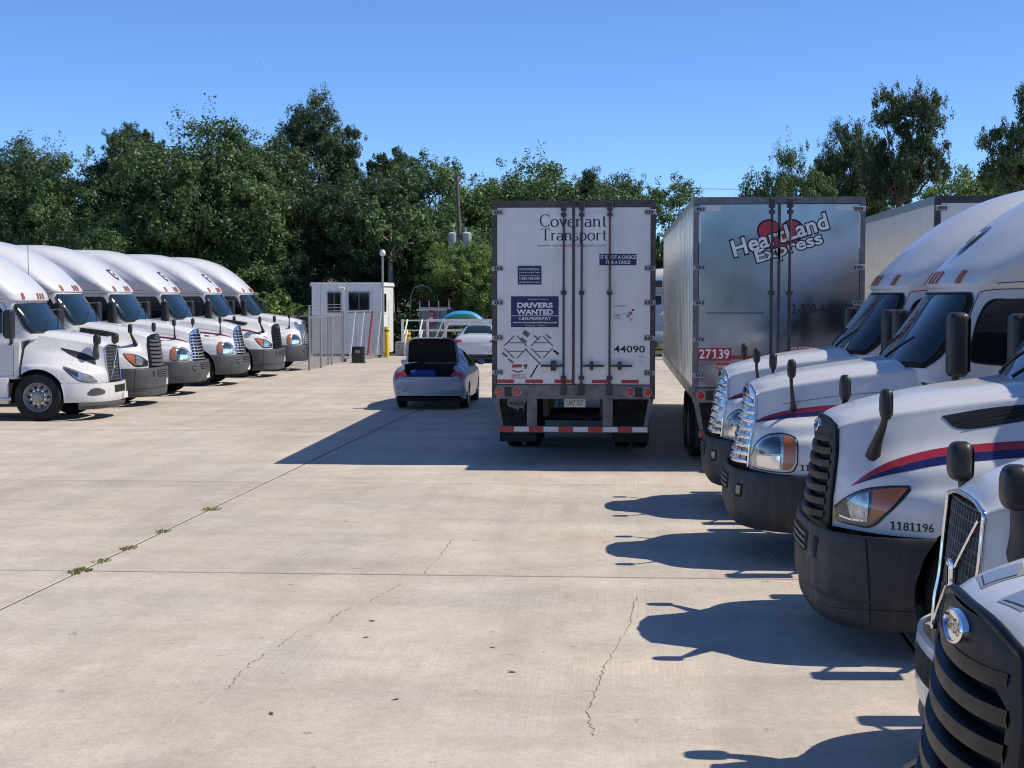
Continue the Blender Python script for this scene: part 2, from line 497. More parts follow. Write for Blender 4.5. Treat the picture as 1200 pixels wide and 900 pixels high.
def side_patch(bvh, curve_a, curve_b, off, side, n=24, m=6, solid=0.0):
    """patch given in (s,z), shot onto the body from the side (side=+1 left, -1 right); x=-s"""
    P = strip(curve_a, curve_b, n, m)
    pts = [(-p[0], 0, p[1]) for p in P.reshape(-1, 2)]
    q = proj_pts(pts, bvh, (0, -side, 0), off)
    return MB().grid(np.array([tuple(p) for p in q]).reshape(n, m, 3))
def front_patch(bvh, curve_a, curve_b, off, n=24, m=6):
    P = strip(curve_a, curve_b, n, m)
    pts = [(0, p[0], p[1]) for p in P.reshape(-1, 2)]
    q = proj_pts(pts, bvh, (-1, 0, 0), off, back=6)
    return MB().grid(np.array([tuple(p) for p in q]).reshape(n, m, 3))

# ------------------------------------------------------------------ lettering
_tc = {}
def text_raw(body, bold=0.0, shear=0.0, space=1.0):
    key = (body, bold, shear, space)
    if key not in _tc:
        cu = bpy.data.curves.new('lettering', 'FONT'); cu.body = body; cu.size = 1.0
        cu.offset = bold; cu.shear = shear; cu.space_character = space; cu.resolution_u = 3
        ob = bpy.data.objects.new('lettering_source', cu)
        me = bpy.data.meshes.new_from_object(ob)
        v = np.array([tuple(p.co)[:2] for p in me.vertices]) if len(me.vertices) else np.zeros((0, 2))
        f = [tuple(p.vertices) for p in me.polygons]
        bpy.data.objects.remove(ob); bpy.data.curves.remove(cu); bpy.data.meshes.remove(me)
        _tc[key] = (v, f)
    return _tc[key]
def _one():
    q = [(.17, 0), (.31, 0), (.31, .72), (.19, .72), (.02, .60), (.02, .53), (.17, .58)]
    return np.array(q + [(.02, -.0), (.46, -.0), (.46, .055), (.02, .055)]), [tuple(range(7)), (7, 8, 9, 10)]
def chars(body, bold, shear, space):
    """char by char layout so that every 1 has its flag and foot"""
    ref, _ = text_raw('8', bold); top = ref[:, 1].max(); bot = ref[:, 1].min()
    V = []; F = []; x = 0.0; n = 0
    for c in body:
        if c == ' ': x += .25; continue
        if c == '1':
            v, f = _one(); v = v.copy(); v[:, 1] = bot + v[:, 1] / .72 * (top - bot); v[:, 0] *= 1 + bold * 6
        else:
            v, f = text_raw(c, bold); v = v.copy()
        v[:, 0] += x - v[:, 0].min(); x = v[:, 0].max() + .075 * space
        V.append(v); F += [tuple(i + n for i in q) for q in f]; n += len(v)
    return np.concatenate(V), F
def text_fit(body, x0, x1, y0, y1, bold=0.0, shear=0.0, space=1.0):
    """lettering scaled into a box; -> (verts2d, faces)"""
    v, f = chars(body, bold, shear, space) if '1' in body else text_raw(body, bold, shear, space)
    lo = v.min(0); hi = v.max(0)
    w = (v - lo) / (hi - lo)
    return np.stack([x0 + w[:, 0] * (x1 - x0), y0 + w[:, 1] * (y1 - y0)], 1), f

# skeleton serif capitals/lower case drawn with a broad pen: strokes in a unit em, x-height 0.62
def arc(cx, cy, rx, ry, a0, a1, n=14):
    return [(cx + rx * math.cos(R(a0 + (a1 - a0) * i / n)), cy + ry * math.sin(R(a0 + (a1 - a0) * i / n))) for i in range(n + 1)]
X = 0.60
SERIF = {
 'C': (0.74, [arc(0.42, 0.5, 0.36, 0.48, 48, 318)], [(0.66, 0.72, 0.66, 0.92)]),
 'T': (0.70, [[(0.35, 0), (0.35, 0.97)], [(0.04, 0.97), (0.66, 0.97)]], [(0.22, 0.0, 0.48, 0.0), (0.04, 0.84, 0.04, 0.97), (0.66, 0.84, 0.66, 0.97)]),
 'o': (0.58, [arc(0.28, X / 2, 0.24, X / 2, 0, 360, 22)], []),
 'v': (0.54, [[(0.06, X), (0.28, 0)], [(0.28, 0), (0.50, X)]], [(0.0, X, 0.16, X), (0.40, X, 0.56, X)]),
 'e': (0.52, [[(0.06, 0.34), (0.46, 0.34)] , arc(0.27, X / 2, 0.22, X / 2, 8, 318, 18)], []),
 'n': (0.60, [[(0.12, 0), (0.12, X)], [(0.12, 0.42)] + arc(0.30, 0.40, 0.18, 0.20, 150, 0, 8) + [(0.48, 0)]], [(0.03, 0, 0.21, 0), (0.39, 0, 0.57, 0), (0.03, X, 0.12, X)]),
 'a': (0.52, [arc(0.25, 0.42, 0.17, 0.18, 150, 0, 8) + [(0.42, 0.0)], arc(0.24, 0.18, 0.19, 0.17, 60, 330, 12)], [(0.42, 0, 0.52, 0)]),
 't': (0.38, [[(0.18, 0.82), (0.18, 0.12)] + arc(0.27, 0.12, 0.09, 0.12, 180, 310, 6), [(0.04, X), (0.34, X)]], []),
 'r': (0.42, [[(0.12, 0), (0.12, X)], [(0.12, 0.40)] + arc(0.27, 0.42, 0.15, 0.18, 160, 50, 6)], [(0.03, 0, 0.22, 0), (0.03, X, 0.12, X)]),
 's': (0.46, [arc(0.23, 0.45, 0.16, 0.15, 40, 250, 10) + arc(0.23, 0.16, 0.18, 0.16, 80, -140, 10)], []),
 'p': (0.60, [[(0.12, -0.28), (0.12, X)], arc(0.30, X / 2, 0.22, X / 2, 150, -150, 16)], [(0.03, -0.28, 0.22, -0.28), (0.03, X, 0.12, X)]),
}
def serif_text(body, x0, x1, base, em, thick=0.105, thin=0.04):
    """-> MB in the xy plane"""
    adv = sum(SERIF[c][0] for c in body) + 0.03 * (len(body) - 1)
    sx = (x1 - x0) / adv
    mb = MB(); cx = 0.0; lay = [0]
    def P(x, y): return (x0 + (cx + x) * sx, base + y * em, lay[0] * 0.0005)
    for c in body:
        w, strokes, serifs = SERIF[c]
        for st in strokes:
            lay[0] = (lay[0] + 1) % 6
            pts = np.array(st)
            L = []; Rr = []
            for i in range(len(pts)):
                t = pts[min(i + 1, len(pts) - 1)] - pts[max(i - 1, 0)]
                t = t / (np.linalg.norm(t) + 1e-9)
                wd = thin + (thick - thin) * abs(t[1]) ** 1.2
                nrm = np.array([-t[1], t[0]])
                L.append(P(*(pts[i] + nrm * wd / 2))); Rr.append(P(*(pts[i] - nrm * wd / 2)))
            mb.grid(np.array([L, Rr]))
        for (ax, ay, bx, by) in serifs:
            lay[0] = (lay[0] + 1) % 6
            if abs(ax - bx) > abs(ay - by):
                y1 = ay - thin if ay > 0.3 else ay
                mb.add([P(ax, y1), P(bx, y1), P(bx, y1 + thin), P(ax, y1 + thin)], [(0, 1, 2, 3)])
            else:
                mb.add([P(ax - thin / 2, ay), P(ax + thin / 2, ay), P(bx + thin / 2, by), P(bx - thin / 2, by)], [(0, 1, 2, 3)])
        cx += w + 0.03
    return mb
# ------------------------------------------------------------------ tractor trucks
# local frame: nose at x=0, s = -x metres behind it, +y the truck's left, z up
def rows(*r): return np.array(r, float)
TYPES = {}
_w1 = [1.60, 1.62, 1.75]
TYPES['new'] = dict(
    S=rows([.15, .22, .45, .80, 1.12, 1.40, 1.62], [.16, .23, .46, .81, 1.14, 1.42, 1.65], [.19, .27, .48, .82, 1.18, 1.48, 1.76],
           [.18, .28, .49, .82, 1.20, 1.55, 1.90], [.16, .28, .50, .80, 1.20, 1.56, 1.92], [.14, .28, .52, .82, 1.22, 1.58, 1.92], [.13, .28, .53, .84, 1.22, 1.58, 1.92]),
    Y=rows([0] * 7, [.26, .29, .33, .38, .43, .47, .50], [.49, .53, .60, .68, .76, .83, .87],
           [.555, .62, .73, .83, .91, .97, 1.01], [.57, .72, .91, 1.04, 1.09, 1.09, 1.06], [.56, .77, 1.03, 1.16, 1.195, 1.18, 1.13], [.54, .78, 1.05, 1.18, 1.21, 1.19, 1.14]),
    Z=rows([1.735, 1.775, 1.85, 1.93, 1.985, 2.02, 2.05], [1.73, 1.77, 1.845, 1.925, 1.98, 2.015, 2.045], [1.68, 1.715, 1.78, 1.845, 1.90, 1.94, 1.97],
           [1.50, 1.51, 1.55, 1.61, 1.66, 1.70, 1.72], [1.30, 1.31, 1.36, 1.41, 1.44, 1.44, 1.43], [1.10, 1.10, 1.13, 1.16, 1.17, 1.16, 1.15], [.72, .72, .72, .72, .70, .62, .60]),
    sw=1.26, za=.52, ra=.61, zb=.93, zb2=.62, nose=(.0, .13),
    cab=rows([0.92, 1.93, .04, 1.10], [1.70, 1.93, .04, 1.09], [1.80, 1.92, .05, 1.07], [1.86, 1.60, .46, 1.04], [1.96, 1.60, .46, 1.02], [2.10, 1.68, .44, 1.015], [2.40, 1.90, .38, .99],
             [2.70, 2.12, .32, .95], [2.755, 2.13, .34, .96], [2.80, 2.10, .42, 1.0], [2.92, 2.17, .48, 1.05], [3.12, 2.36, .62, 1.10], [3.35, 2.60, .80, 1.12], [3.62, 2.96, .95, 1.08],
             [3.80, 3.28, 1.0, 1.0], [3.91, 3.55, .95, .91], [4.0, 3.86, .85, .78], [4.055, 4.15, .65, .60], [4.075, 4.4, .4, .42]),
    zw=(2.03, 2.70), send=5.25, win=((2.28, 2.22), (2.06, 2.66)))
TYPES['old'] = dict(
    S=rows([.21, .28, .50, .82, 1.13, 1.40, 1.62], [.22, .29, .51, .83, 1.15, 1.42, 1.65], [.25, .33, .54, .86, 1.18, 1.48, 1.76],
           [.24, .33, .53, .85, 1.20, 1.55, 1.90], [.21, .29, .47, .80, 1.20, 1.56, 1.92], [.18, .27, .46, .80, 1.22, 1.58, 1.92], [.16, .26, .46, .82, 1.22, 1.58, 1.92]),
    Y=rows([0] * 7, [.24, .27, .33, .39, .44, .48, .51], [.45, .49, .57, .66, .75, .82, .87],
           [.52, .56, .66, .77, .87, .95, 1.01], [.54, .68, .88, 1.01, 1.07, 1.08, 1.06], [.55, .79, 1.06, 1.17, 1.205, 1.19, 1.13], [.54, .80, 1.09, 1.19, 1.22, 1.20, 1.14]),
    Z=rows([1.765, 1.805, 1.87, 1.935, 1.985, 2.02, 2.05], [1.755, 1.795, 1.862, 1.93, 1.98, 2.015, 2.045], [1.68, 1.71, 1.77, 1.835, 1.89, 1.93, 1.96],
           [1.46, 1.465, 1.49, 1.53, 1.58, 1.63, 1.68], [1.32, 1.345, 1.39, 1.43, 1.45, 1.44, 1.42], [1.13, 1.15, 1.18, 1.20, 1.21, 1.19, 1.16], [.72, .72, .72, .72, .70, .62, .60]),
    sw=1.24, za=.52, ra=.61, zb=.93, zb2=.62, nose=(.02, .19),
    cab=TYPES['new']['cab'], zw=(2.03, 2.70), send=5.25, win=((2.28, 2.22), (2.06, 2.66)))
TYPES['diag'] = dict(
    S=rows([.16, .24, .45, .74, .98, 1.18, 1.36], [.16, .24, .46, .75, 1.0, 1.2, 1.39], [.16, .26, .50, .80, 1.08, 1.32, 1.55],
           [.14, .27, .52, .82, 1.12, 1.42, 1.72], [.12, .25, .52, .84, 1.16, 1.46, 1.75], [.09, .22, .50, .85, 1.2, 1.5, 1.76], [.07, .20, .48, .85, 1.2, 1.5, 1.76]),
    Y=rows([0] * 7, [.22, .24, .29, .36, .42, .46, .50], [.42, .455, .52, .61, .70, .77, .83],
           [.43, .49, .60, .72, .82, .90, .98], [.42, .53, .70, .87, .98, 1.03, 1.05], [.41, .67, .97, 1.13, 1.19, 1.19, 1.12], [.39, .69, 1.01, 1.16, 1.21, 1.20, 1.14]),
    Z=rows([1.62, 1.69, 1.78, 1.85, 1.89, 1.92, 1.94], [1.615, 1.68, 1.77, 1.84, 1.88, 1.91, 1.93], [1.575, 1.615, 1.67, 1.73, 1.78, 1.82, 1.86],
           [1.34, 1.35, 1.39, 1.44, 1.49, 1.53, 1.57], [1.13, 1.15, 1.21, 1.28, 1.32, 1.33, 1.33], [.96, .97, 1.02, 1.08, 1.11, 1.11, 1.09], [.66, .66, .66, .66, .64, .60, .58]),
    sw=1.40, za=.52, ra=.60, zb=.80, zb2=.60, nose=(.055, .145),
    cab=rows([0.90, 1.80, .04, 1.08], [1.60, 1.77, .04, 1.08], [1.70, 1.75, .05, 1.06], [1.76, 1.34, .46, 1.02], [1.86, 1.34, .46, 1.0], [2.0, 1.42, .43, .99], [2.25, 1.60, .37, .97],
             [2.50, 1.78, .31, .94], [2.545, 1.78, .34, .95], [2.60, 1.72, .44, .99], [2.74, 1.76, .52, 1.03], [2.98, 1.96, .66, 1.08], [3.25, 2.26, .82, 1.10], [3.52, 2.64, .95, 1.07],
             [3.72, 3.02, 1.0, 1.0], [3.85, 3.4, .95, .91], [3.94, 3.75, .85, .78], [4.0, 4.1, .65, .60], [4.02, 4.4, .4, .42]),
    zw=(1.93, 2.50), send=5.1, win=((2.10, 2.06), (1.92, 2.46)))

def hood_half(T, nu=46, nv=44):
    G = np.stack([-T['S'], T['Y'], T['Z']], -1)          # (7 rows j, 7 stations i, 3)
    add = []
    for j in range(7):                                   # tighten the bend at the shoulder and the fender shelf
        if j in (2, 4):
            k = .30 if j == 2 else .45
            add += [G[j] + (G[j - 1] - G[j]) * k, G[j], G[j] + (G[j + 1] - G[j]) * k]
        else: add.append(G[j])
    G = np.array(add)
    G = pchip(np.swapaxes(G, 0, 1), nu)                  # (nu, rows, 3)
    G = np.swapaxes(crom(np.swapaxes(G, 0, 1), nv * 2), 0, 1)   # (nu, nv*2, 3)
    out = np.zeros((nu, nv, 3))
    for i in range(nu):
        c = G[i]; s = -c[:, 0]; z = c[:, 2]
        zb = np.where(s < T['sw'], T['zb'], T['zb2'])
        g = np.minimum(np.hypot(s - T['sw'], z - T['za']) - T['ra'], z - zb)
        bad = np.where(g < 0)[0]
        e = float(len(c) - 1)
        if len(bad) and bad[0] > 0:
            k = bad[0]; e = k - 1 + g[k - 1] / (g[k - 1] - g[k] + 1e-9)
        t = np.linspace(0, e, nv); a = np.clip(t.astype(int), 0, len(c) - 2); u = (t - a)[:, None]
        out[i] = c[a] * (1 - u) + c[a + 1] * u
    return out

def cab_rows(T, n=64):
    C = T['cab']
    # dense in z following the control rows
    return pchip(C, n)
def cab_surface(T, nf=22, ns=12, n=64):
    C = cab_rows(T, n); out = []
    for z, sc, D, w in C:
        a = np.linspace(0, math.pi / 2, nf); p = 2.5
        y = w * np.sin(a) ** (2 / p); s = sc + D * (1 - np.cos(a) ** (2 / p))
        s2 = np.linspace(sc + D, T['send'], ns + 1)[1:]
        t = np.clip((s2 - 2.7) / 0.9, 0, 1); t = t * t * (3 - 2 * t)
        y2 = w * (1 + 0.055 * t)
        out.append(np.stack([-np.concatenate([s, s2]), np.concatenate([y, y2]), np.full(nf + ns, z)], 1))
    return np.array(out)
def cab_front(T, y, z):
    """front surface of the cab at (y, z) -> s"""
    if '_tab' not in T: T['_tab'] = cab_rows(T, 64)
    C = T['_tab']; zz = C[:, 0]
    sc, D, w = (np.interp(z, zz, C[:, k]) for k in (1, 2, 3))
    r = min(abs(y) / w, 0.999); p = 2.5
    return sc + D * (1 - (1 - r ** p) ** (1 / p)), w

def wheel(name, parent, center, side, rad=0.52, width=0.28, dual=False, rim='wheel_grey'):
    """wheel with tyre and rim; outside face towards side*y"""
    w = empty(name); w.parent = parent
    cx, cy, cz = center; h = width / 2
    prof = [(rad * .60, -h * .85), (rad * .66, -h), (rad * .93, -h), (rad * .985, -h * .8), (rad, -h * .55), (rad, -h * .4), (rad * .985, -h * .38), (rad * .985, -h * .30), (rad, -h * .28),
            (rad, h * .28), (rad * .985, h * .30), (rad * .985, h * .38), (rad, h * .4), (rad, h * .55), (rad * .985, h * .8), (rad * .93, h), (rad * .66, h), (rad * .60, h * .85)]
    MB().lathe(prof, (cx, cy, cz), 'y', 40).build('tyre', 'rubber', w)
    s = side
    m = MB()
    rp = [(rad * .62, s * h * .92), (rad * .60, s * h * .98), (rad * .56, s * h * .85), (rad * .52, s * h * .5), (rad * .46, s * h * .30), (rad * .30, s * h * .42), (rad * .24, s * h * .50), (rad * .235, s * h * .85), (rad * .18, s * h * .98), (.001, s * h * 1.0)]
    m.lathe(rp, (cx, cy, cz), 'y', 36)
    m.build('rim', rim, w, ang=40)
    hm = MB()
    for k in range(10):
        a = 2 * math.pi * k / 10
        hm.disc((cx + rad * .405 * math.cos(a), cy + s * h * .38, cz + rad * .405 * math.sin(a)), rad * .055, 'y', 10, 0.03)
    hm.build('hand_hole', 'black_matte', w)['kind'] = 'stuff'
    lm = MB()
    for k in range(10):
        a = 2 * math.pi * (k + .5) / 10
        lm.disc((cx + rad * .30 * math.cos(a), cy + s * h * .46, cz + rad * .30 * math.sin(a)), rad * .035, 'y', 8, 0.05)
    lm.build('lug_nut', 'chrome', w)['kind'] = 'stuff'
    return w

def bowl(bvh, sc, zc, r, side, off=.017, n=18):
    a = np.linspace(0, 2 * math.pi, n + 1)[:-1]
    rings = [[(sc + r * k * math.cos(t), zc + r * k * math.sin(t)) for t in a] for k in (1.0, .6, .02)]
    pts = [(-x, 0, z) for ring in rings for x, z in ring]
    q = proj_pts(pts, bvh, (0, -side, 0), off)
    return MB().grid(np.array([tuple(p) for p in q]).reshape(3, n, 3), closed=True)
def make_truck(kind, name):
    T = TYPES[kind]
    root = empty(name)
    isV = kind == 'diag'
    H = hood_half(T)
    hood = MB().grid(H).mirror_y()
    hood.build('hood', 'white_paint', root, ang=48, weld=True)
    hb = bvh_of(hood)
    # --- cab shell
    CS = cab_surface(T)
    cb = MB().grid(CS)
    top = CS[-1]; tc = np.array([[p[0], 0, p[2] + 0.004] for p in top])
    cb.grid(np.array([top, tc]))
    bk = CS[:, -1]; bc = np.array([[p[0], 0, p[2]] for p in bk])
    cb.grid(np.stack([bk, bc], 1))
    cb.mirror_y().build('cab', 'white_cab', root, ang=50, weld=True)
    bb = bvh_of(cb)
    SEND = T['send']
    # --- side skirt, chassis, tank, step
    for s in (1, -1):
        MB().rbox(-SEND + .05, -2.05, min(s * 1.02, s * 1.13), max(s * 1.02, s * 1.13), .36, .93, .03).build('side_skirt', 'white_paint', root)
        MB().rbox(-2.75, -1.98, min(s * 1.06, s * 1.15), max(s * 1.06, s * 1.15), .44, .50, .01).build('step', 'aluminium', root)
        MB().tube([(-2.9, s * .78, .66), (-4.3, s * .78, .66)], .29, 24).build('fuel_tank', 'aluminium', root)
    ch = MB()
    for s in (1, -1): ch.box(-7.6, -.7, s * .43 - .04, s * .43 + .04, .78, 1.02)
    for xx in (-5.35, -6.2, -7.5): ch.box(xx - .05, xx + .05, -.39, .39, .80, 1.0)
    ch.box(-1.3, -1.2, -.9, .9, .45, .6); ch.box(-1.6, -.5, -.38, .38, .5, 1.5)
    ch.build('chassis', 'steel_dark', root)
    MB().rbox(-6.9, -6.1, -.45, .45, 1.06, 1.16, .03).build('fifth_wheel', 'steel_dark', root)
    # --- wheels and wells
    for s in (1, -1):
        wheel('wheel', root, (-T['sw'], s * 1.02, .515), s)
        wm = MB(); a = np.linspace(-.25, math.pi + .25, 22)
        P = np.array([[(-T['sw'] + (T['ra'] - .004) * math.cos(t), yy, T['za'] + (T['ra'] - .004) * math.sin(t)) for t in a] for yy in (s * .45, s * 1.13)])
        wm.grid(P)
        P2 = np.array([[(-T['sw'] + r * math.cos(t), s * .452, T['za'] + r * math.sin(t)) for t in a] for r in (.05, T['ra'])])
        wm.grid(P2).build('wheel_well', 'black_matte', root)
        for xx in (-6.05, -7.28):
            wheel('wheel', root, (xx, s * 1.06, .515), s, width=.26)
            wheel('wheel', root, (xx, s * .74, .515), s, width=.26)
    # --- windshield
    z0, z1 = T['zw']
    def ws(zz0, zz1, fy, off, n=40, m=24):
        P = []
        for v in np.linspace(0, 1, m):
            z = zz0 + (zz1 - zz0) * v; row = []
            for u in np.linspace(-1, 1, n):
                w = cab_front(T, 0, z)[1]
                # rounded corners
                f = fy * (1 - 0.05 * (abs(2 * v - 1) ** 6))
                y = u * f * w; s = cab_front(T, y, z)[0]
                # outward direction
                ds = (cab_front(T, y + .01, z)[0] - cab_front(T, y - .01, z)[0]) / .02
                dz_ = (cab_front(T, y, z + .02)[0] - cab_front(T, y, z - .02)[0]) / .04
                nn = Vector((1, ds, dz_)).normalized()
                row.append((-s + nn.x * off, y + nn.y * off, z + nn.z * off))
            P.append(row)
        return MB().grid(np.array(P))
    ws(z0 - .05, z1 + .03, .990, .012).build('windshield_seal', 'black_matte', root)
    wo = ws(z0 - .005, z1, .960, .021).build('windshield', 'glass_dark', root, ang=80)
    for yy in (.02, -.62):
        p0 = Vector((-cab_front(T, yy, z0)[0] + .05, yy, z0 + .01)); y1 = yy + .52
        pts = []
        for k in range(6):
            f = k / 5; y = yy + .52 * f; z = z0 + .02 + .22 * f
            pts.append((-cab_front(T, y, z)[0] + .026, y, z + .012))
        MB().tube(pts, .009, 6).build('wiper', 'black_plastic', wo)
    # --- doors, side windows
    (wa, wb), (wz0, wz1) = T['win']
    d0 = wa - .10
    for s in (1, -1):
        dz1 = wz1 + .09; dx0 = wa - .10; dx1 = 3.34
        dtop = [(dx0 - .06, 1.25), (dx0 - .05, 1.9), (dx0 + .04, wz0 + .25), (dx0 + .16, dz1 - .10), (dx0 + .28, dz1), (dx1 - .3, dz1 + .01), (dx1 - .02, dz1 - .02)]
        dbot = [(dx0 - .05, .98), (dx0 + .1, .97), (dx0 + .3, .97), (dx0 + .5, .97), (dx0 + .75, .97), (dx1 - .15, .97), (dx1, .98)]
        def grow(c, k, up):
            return [(x + (-k if x < 2.7 else k), z + up) for x, z in c]
        side_patch(bb, grow(dtop, .006, .006), grow(dbot, .006, -.006), .003, s, 36, 16).build('door_seal', 'black_matte', root)
        dr = side_patch(bb, dtop, dbot, .009, s, 36, 16).build('door', 'white_cab', root, ang=60)
        wt = [(wa - .01, wz0 + .07), (wa + .09, wz1 - .18), (wa + .22, wz1 - .02), (wa + .45, wz1), (3.1, wz1), (3.2, wz1 - .03)]
        wl = [(wa - .02, wz0 + .02), (wa + .08, wz0 - .01), (wa + .3, wz0 - .03), (wa + .5, wz0 - .04), (3.12, wz0 - .04), (3.21, wz0 + .02)]
        side_patch(bb, grow(wt, .018, .018), grow(wl, .018, -.018), .014, s, 30, 10).build('window_seal', 'black_matte', dr)
        side_patch(bb, wt, wl, .019, s, 30, 10).build('side_window', 'glass_side', dr)
        MB().rbox(-3.25, -3.05, s * 1.13 - .02, s * 1.13 + .02, 1.62, 1.68, .012).build('door_handle', 'black_plastic', dr)
        zs_ = z1 + .125
        rs_ = [(T['cab'][9, 1] + .42, zs_ - .0), (2.9, zs_ + .02), (3.6, zs_ + .03), (4.4, zs_ + .03), (SEND - .05, zs_ + .03)]
        side_patch(bb, rs_, [(x, z - .009) for x, z in rs_], .003, s, 40, 2).build('roof_seam', 'steel_dark', root)
        # sleeper windows and cab-to-sleeper seam
        side_patch(bb, [(3.40, 2.95), (3.405, 2.95), (3.415, 2.95)], [(3.40, .95), (3.405, .95), (3.415, .95)], .004, s, 3, 20).build('seam', 'black_matte', root)
        side_patch(bb, [(3.85, 2.62), (3.95, 2.68), (4.30, 2.68), (4.40, 2.62)], [(3.85, 2.30), (3.95, 2.24), (4.30, 2.24), (4.40, 2.30)], .012, s, 16, 6).build('sleeper_window', 'glass_side', root)
        side_patch(bb, [(4.05, 3.40), (4.10, 3.45), (4.38, 3.45), (4.43, 3.40)], [(4.05, 3.18), (4.10, 3.13), (4.38, 3.13), (4.43, 3.18)], .012, s, 12, 5).build('sleeper_window', 'glass_side', root)
        # mirror on the door
        ms = wa - .22; mz0 = wz0 - .14; mz1 = mz0 + .62
        m = MB().rbox(-ms - .09, -ms + .10, min(s * 1.31, s * 1.56), max(s * 1.31, s * 1.56), mz0, mz1, .06, 4)
        mo = m.build('mirror', 'black_plastic', root, ang=50)
        MB().box(-ms - .096, -ms - .091, min(s * 1.33, s * 1.55), max(s * 1.33, s * 1.55), mz0 + .05, mz1 - .05).build('mirror_glass', 'chrome', mo)
        MB().tube([(-ms, s * 1.36, mz0 + .03), (-ms, s * 1.33, mz0 - .09), (-ms - .16, s * 1.02, mz0 - .13)], .035, 8).build('mirror_arm', 'black_plastic', mo)
        MB().tube([(-ms, s * 1.34, mz1 - .03), (-ms - .18, s * 0.98, mz1 - .05)], .022, 8).build('mirror_arm', 'black_plastic', mo)
    # roof marker lights
    zl = z1 + .17
    for yy in (0, .15, -.15, .74, -.74):
        a = front_patch(bb, [(yy - .028, zl + .075), (yy + .028, zl + .075)], [(yy - .034, zl - .05), (yy + .034, zl - .05)], .022, 3, 4)
        b2 = front_patch(bb, [(yy - .028, zl + .075), (yy + .028, zl + .075)], [(yy - .034, zl - .05), (yy + .034, zl - .05)], -.02, 3, 4)
        n = len(a.v); a.add(b2.v, b2.f)
        # close the rim
        idx = [0, 1, 2, 3, 7, 11, 10, 9, 8, 4]
        for q in range(len(idx)):
            i, j = idx[q], idx[(q + 1) % len(idx)]
            a.f.append((i, j, j + n, i + n))
        a.build('marker_light', 'amber_dark', root)
    # --- grille opening: column 0 of the hood grid is its rim
    rim = H[0]                                              # (nv,3) from centre top to the bottom
    zr = rim[:, 2]; order = np.argsort(zr)
    ye = lambda z: float(np.interp(z, zr[order], rim[order, 1]))
    se = lambda z: float(np.interp(z, zr[order], -rim[order, 0]))
    ztop = float(zr.max())
    zbot = T['zb'] + .0
    lean = (lambda z: T['nose'][0] + (T['nose'][1] - T['nose'][0]) * max(0, (z - zbot)) / (ztop - zbot))
    zsh = float(T['Z'][2, 0])                               # shoulder of the opening
    def gp(y, z, off):
        e = max(ye(z), .05); r = min(abs(y) / e, 1.0)
        s = lean(z) + (se(z) - lean(z)) * r ** 2.2
        return (-s + off, y, z)
    gz = np.linspace(zbot, ztop - .004, 22)
    gm = MB().grid(np.array([[gp(u * ye(z), z, -.045) for u in np.linspace(-1, 1, 17)] for z in gz]))
    # side walls of the opening
    for sg in (-1, 1):
        gm.grid(np.array([[gp(sg * ye(z), z, o) for o in (-.045, .0)] for z in gz]))
    go = gm.build('grille', 'black_matte', root)
    def fin(z, th, dp, f, off, n=15, tilt=.0, sag=0.0):
        P = []
        for u in np.linspace(-1, 1, n):
            zz = z - sag * u * u; y = u * ye(zz) * f
            c = gp(y, zz, 0)
            P.append([(c[0] + off - dp, y, zz - th / 2), (c[0] + off - .004, y, zz - th / 2 + tilt), (c[0] + off, y, zz + tilt), (c[0] + off - .004, y, zz + th / 2 + tilt), (c[0] + off - dp, y, zz + th / 2)])
        return MB().grid(np.array(P), closed=True)
    def rim_tube(rad, matname, nm, zlo=zbot, off=.008, par=root):
        pts = []
        for u in np.linspace(-1, 1, 60):
            t = abs(u) * (len(rim) - 1); i = int(min(t, len(rim) - 2)); f = t - i
            p = rim[i] * (1 - f) + rim[i + 1] * f
            pts.append((p[0] + off, math.copysign(p[1], u), p[2]))
        pts = [p for p in pts if p[2] >= zlo]
        return MB().tube(pts, rad, 8).build(nm, matname, par, ang=60)
    if kind == 'new':
        for k in range(7):
            z = zbot + .07 + k * .098
            f = fin(z, .052, .05, .86, .020, tilt=-.012, sag=-.02)
            f.build('grille_bar', 'grille_black', go, ang=60)
        # wide black surround with the badge panel on top
        P = []
        for u in np.linspace(-1, 1, 29):
            zt = float(np.interp(abs(u) * ye(zsh), rim[:14, 1], zr[:14])) - .003
            lo = zsh - .085 - .16 * abs(u) ** 5
            row = []
            for v in np.linspace(0, 1, 8):
                z = lo + (zt - lo) * v
                row.append(gp(u * ye(min(z, zsh)) * .998, z, .014))
            P.append(row)
        MB().grid(np.array(P)).build('badge_panel', 'grille_black', go, ang=60)
        for sg in (-1, 1):
            MB().grid(np.array([[gp(sg * ye(z) * f, z, o) for f, o in ((.80, -.02), (.83, .008), (.92, .014), (.998, .012))] for z in np.linspace(zbot + .004, zsh - .08, 16)])).build('side_surround', 'grille_black', go, ang=60)
        rim_tube(.018, 'grille_black', 'grille_frame', par=go)
        em = MB(); a = np.linspace(0, 2 * math.pi, 33)[:-1]
        def oval(k, off):
            return [(gp(.13 * k * math.cos(t), zsh - .012 + .052 * k * math.sin(t), off)) for t in a]
        em.grid(np.array([oval(1.0, .014), oval(1.0, .034), oval(.88, .038), oval(.84, .030), oval(.01, .030)]), closed=True)
        eo = em.build('badge', 'chrome', go, ang=40)
        v, f = text_fit('FREIGHTLINER', -.105, .105, zsh - .032, zsh + .010, bold=.01)
        MB().add([gp(p[0], p[1], .033) for p in v], f).build('lettering', 'ink_black', eo)
    elif kind == 'old':
        nb = 9
        for k in range(nb):
            z = zbot + .06 + k * (ztop - zbot - .16) / (nb - 1)
            fin(z, .030, .05, .97, .016, tilt=-.004).build('grille_bar', 'chrome', go, ang=60)
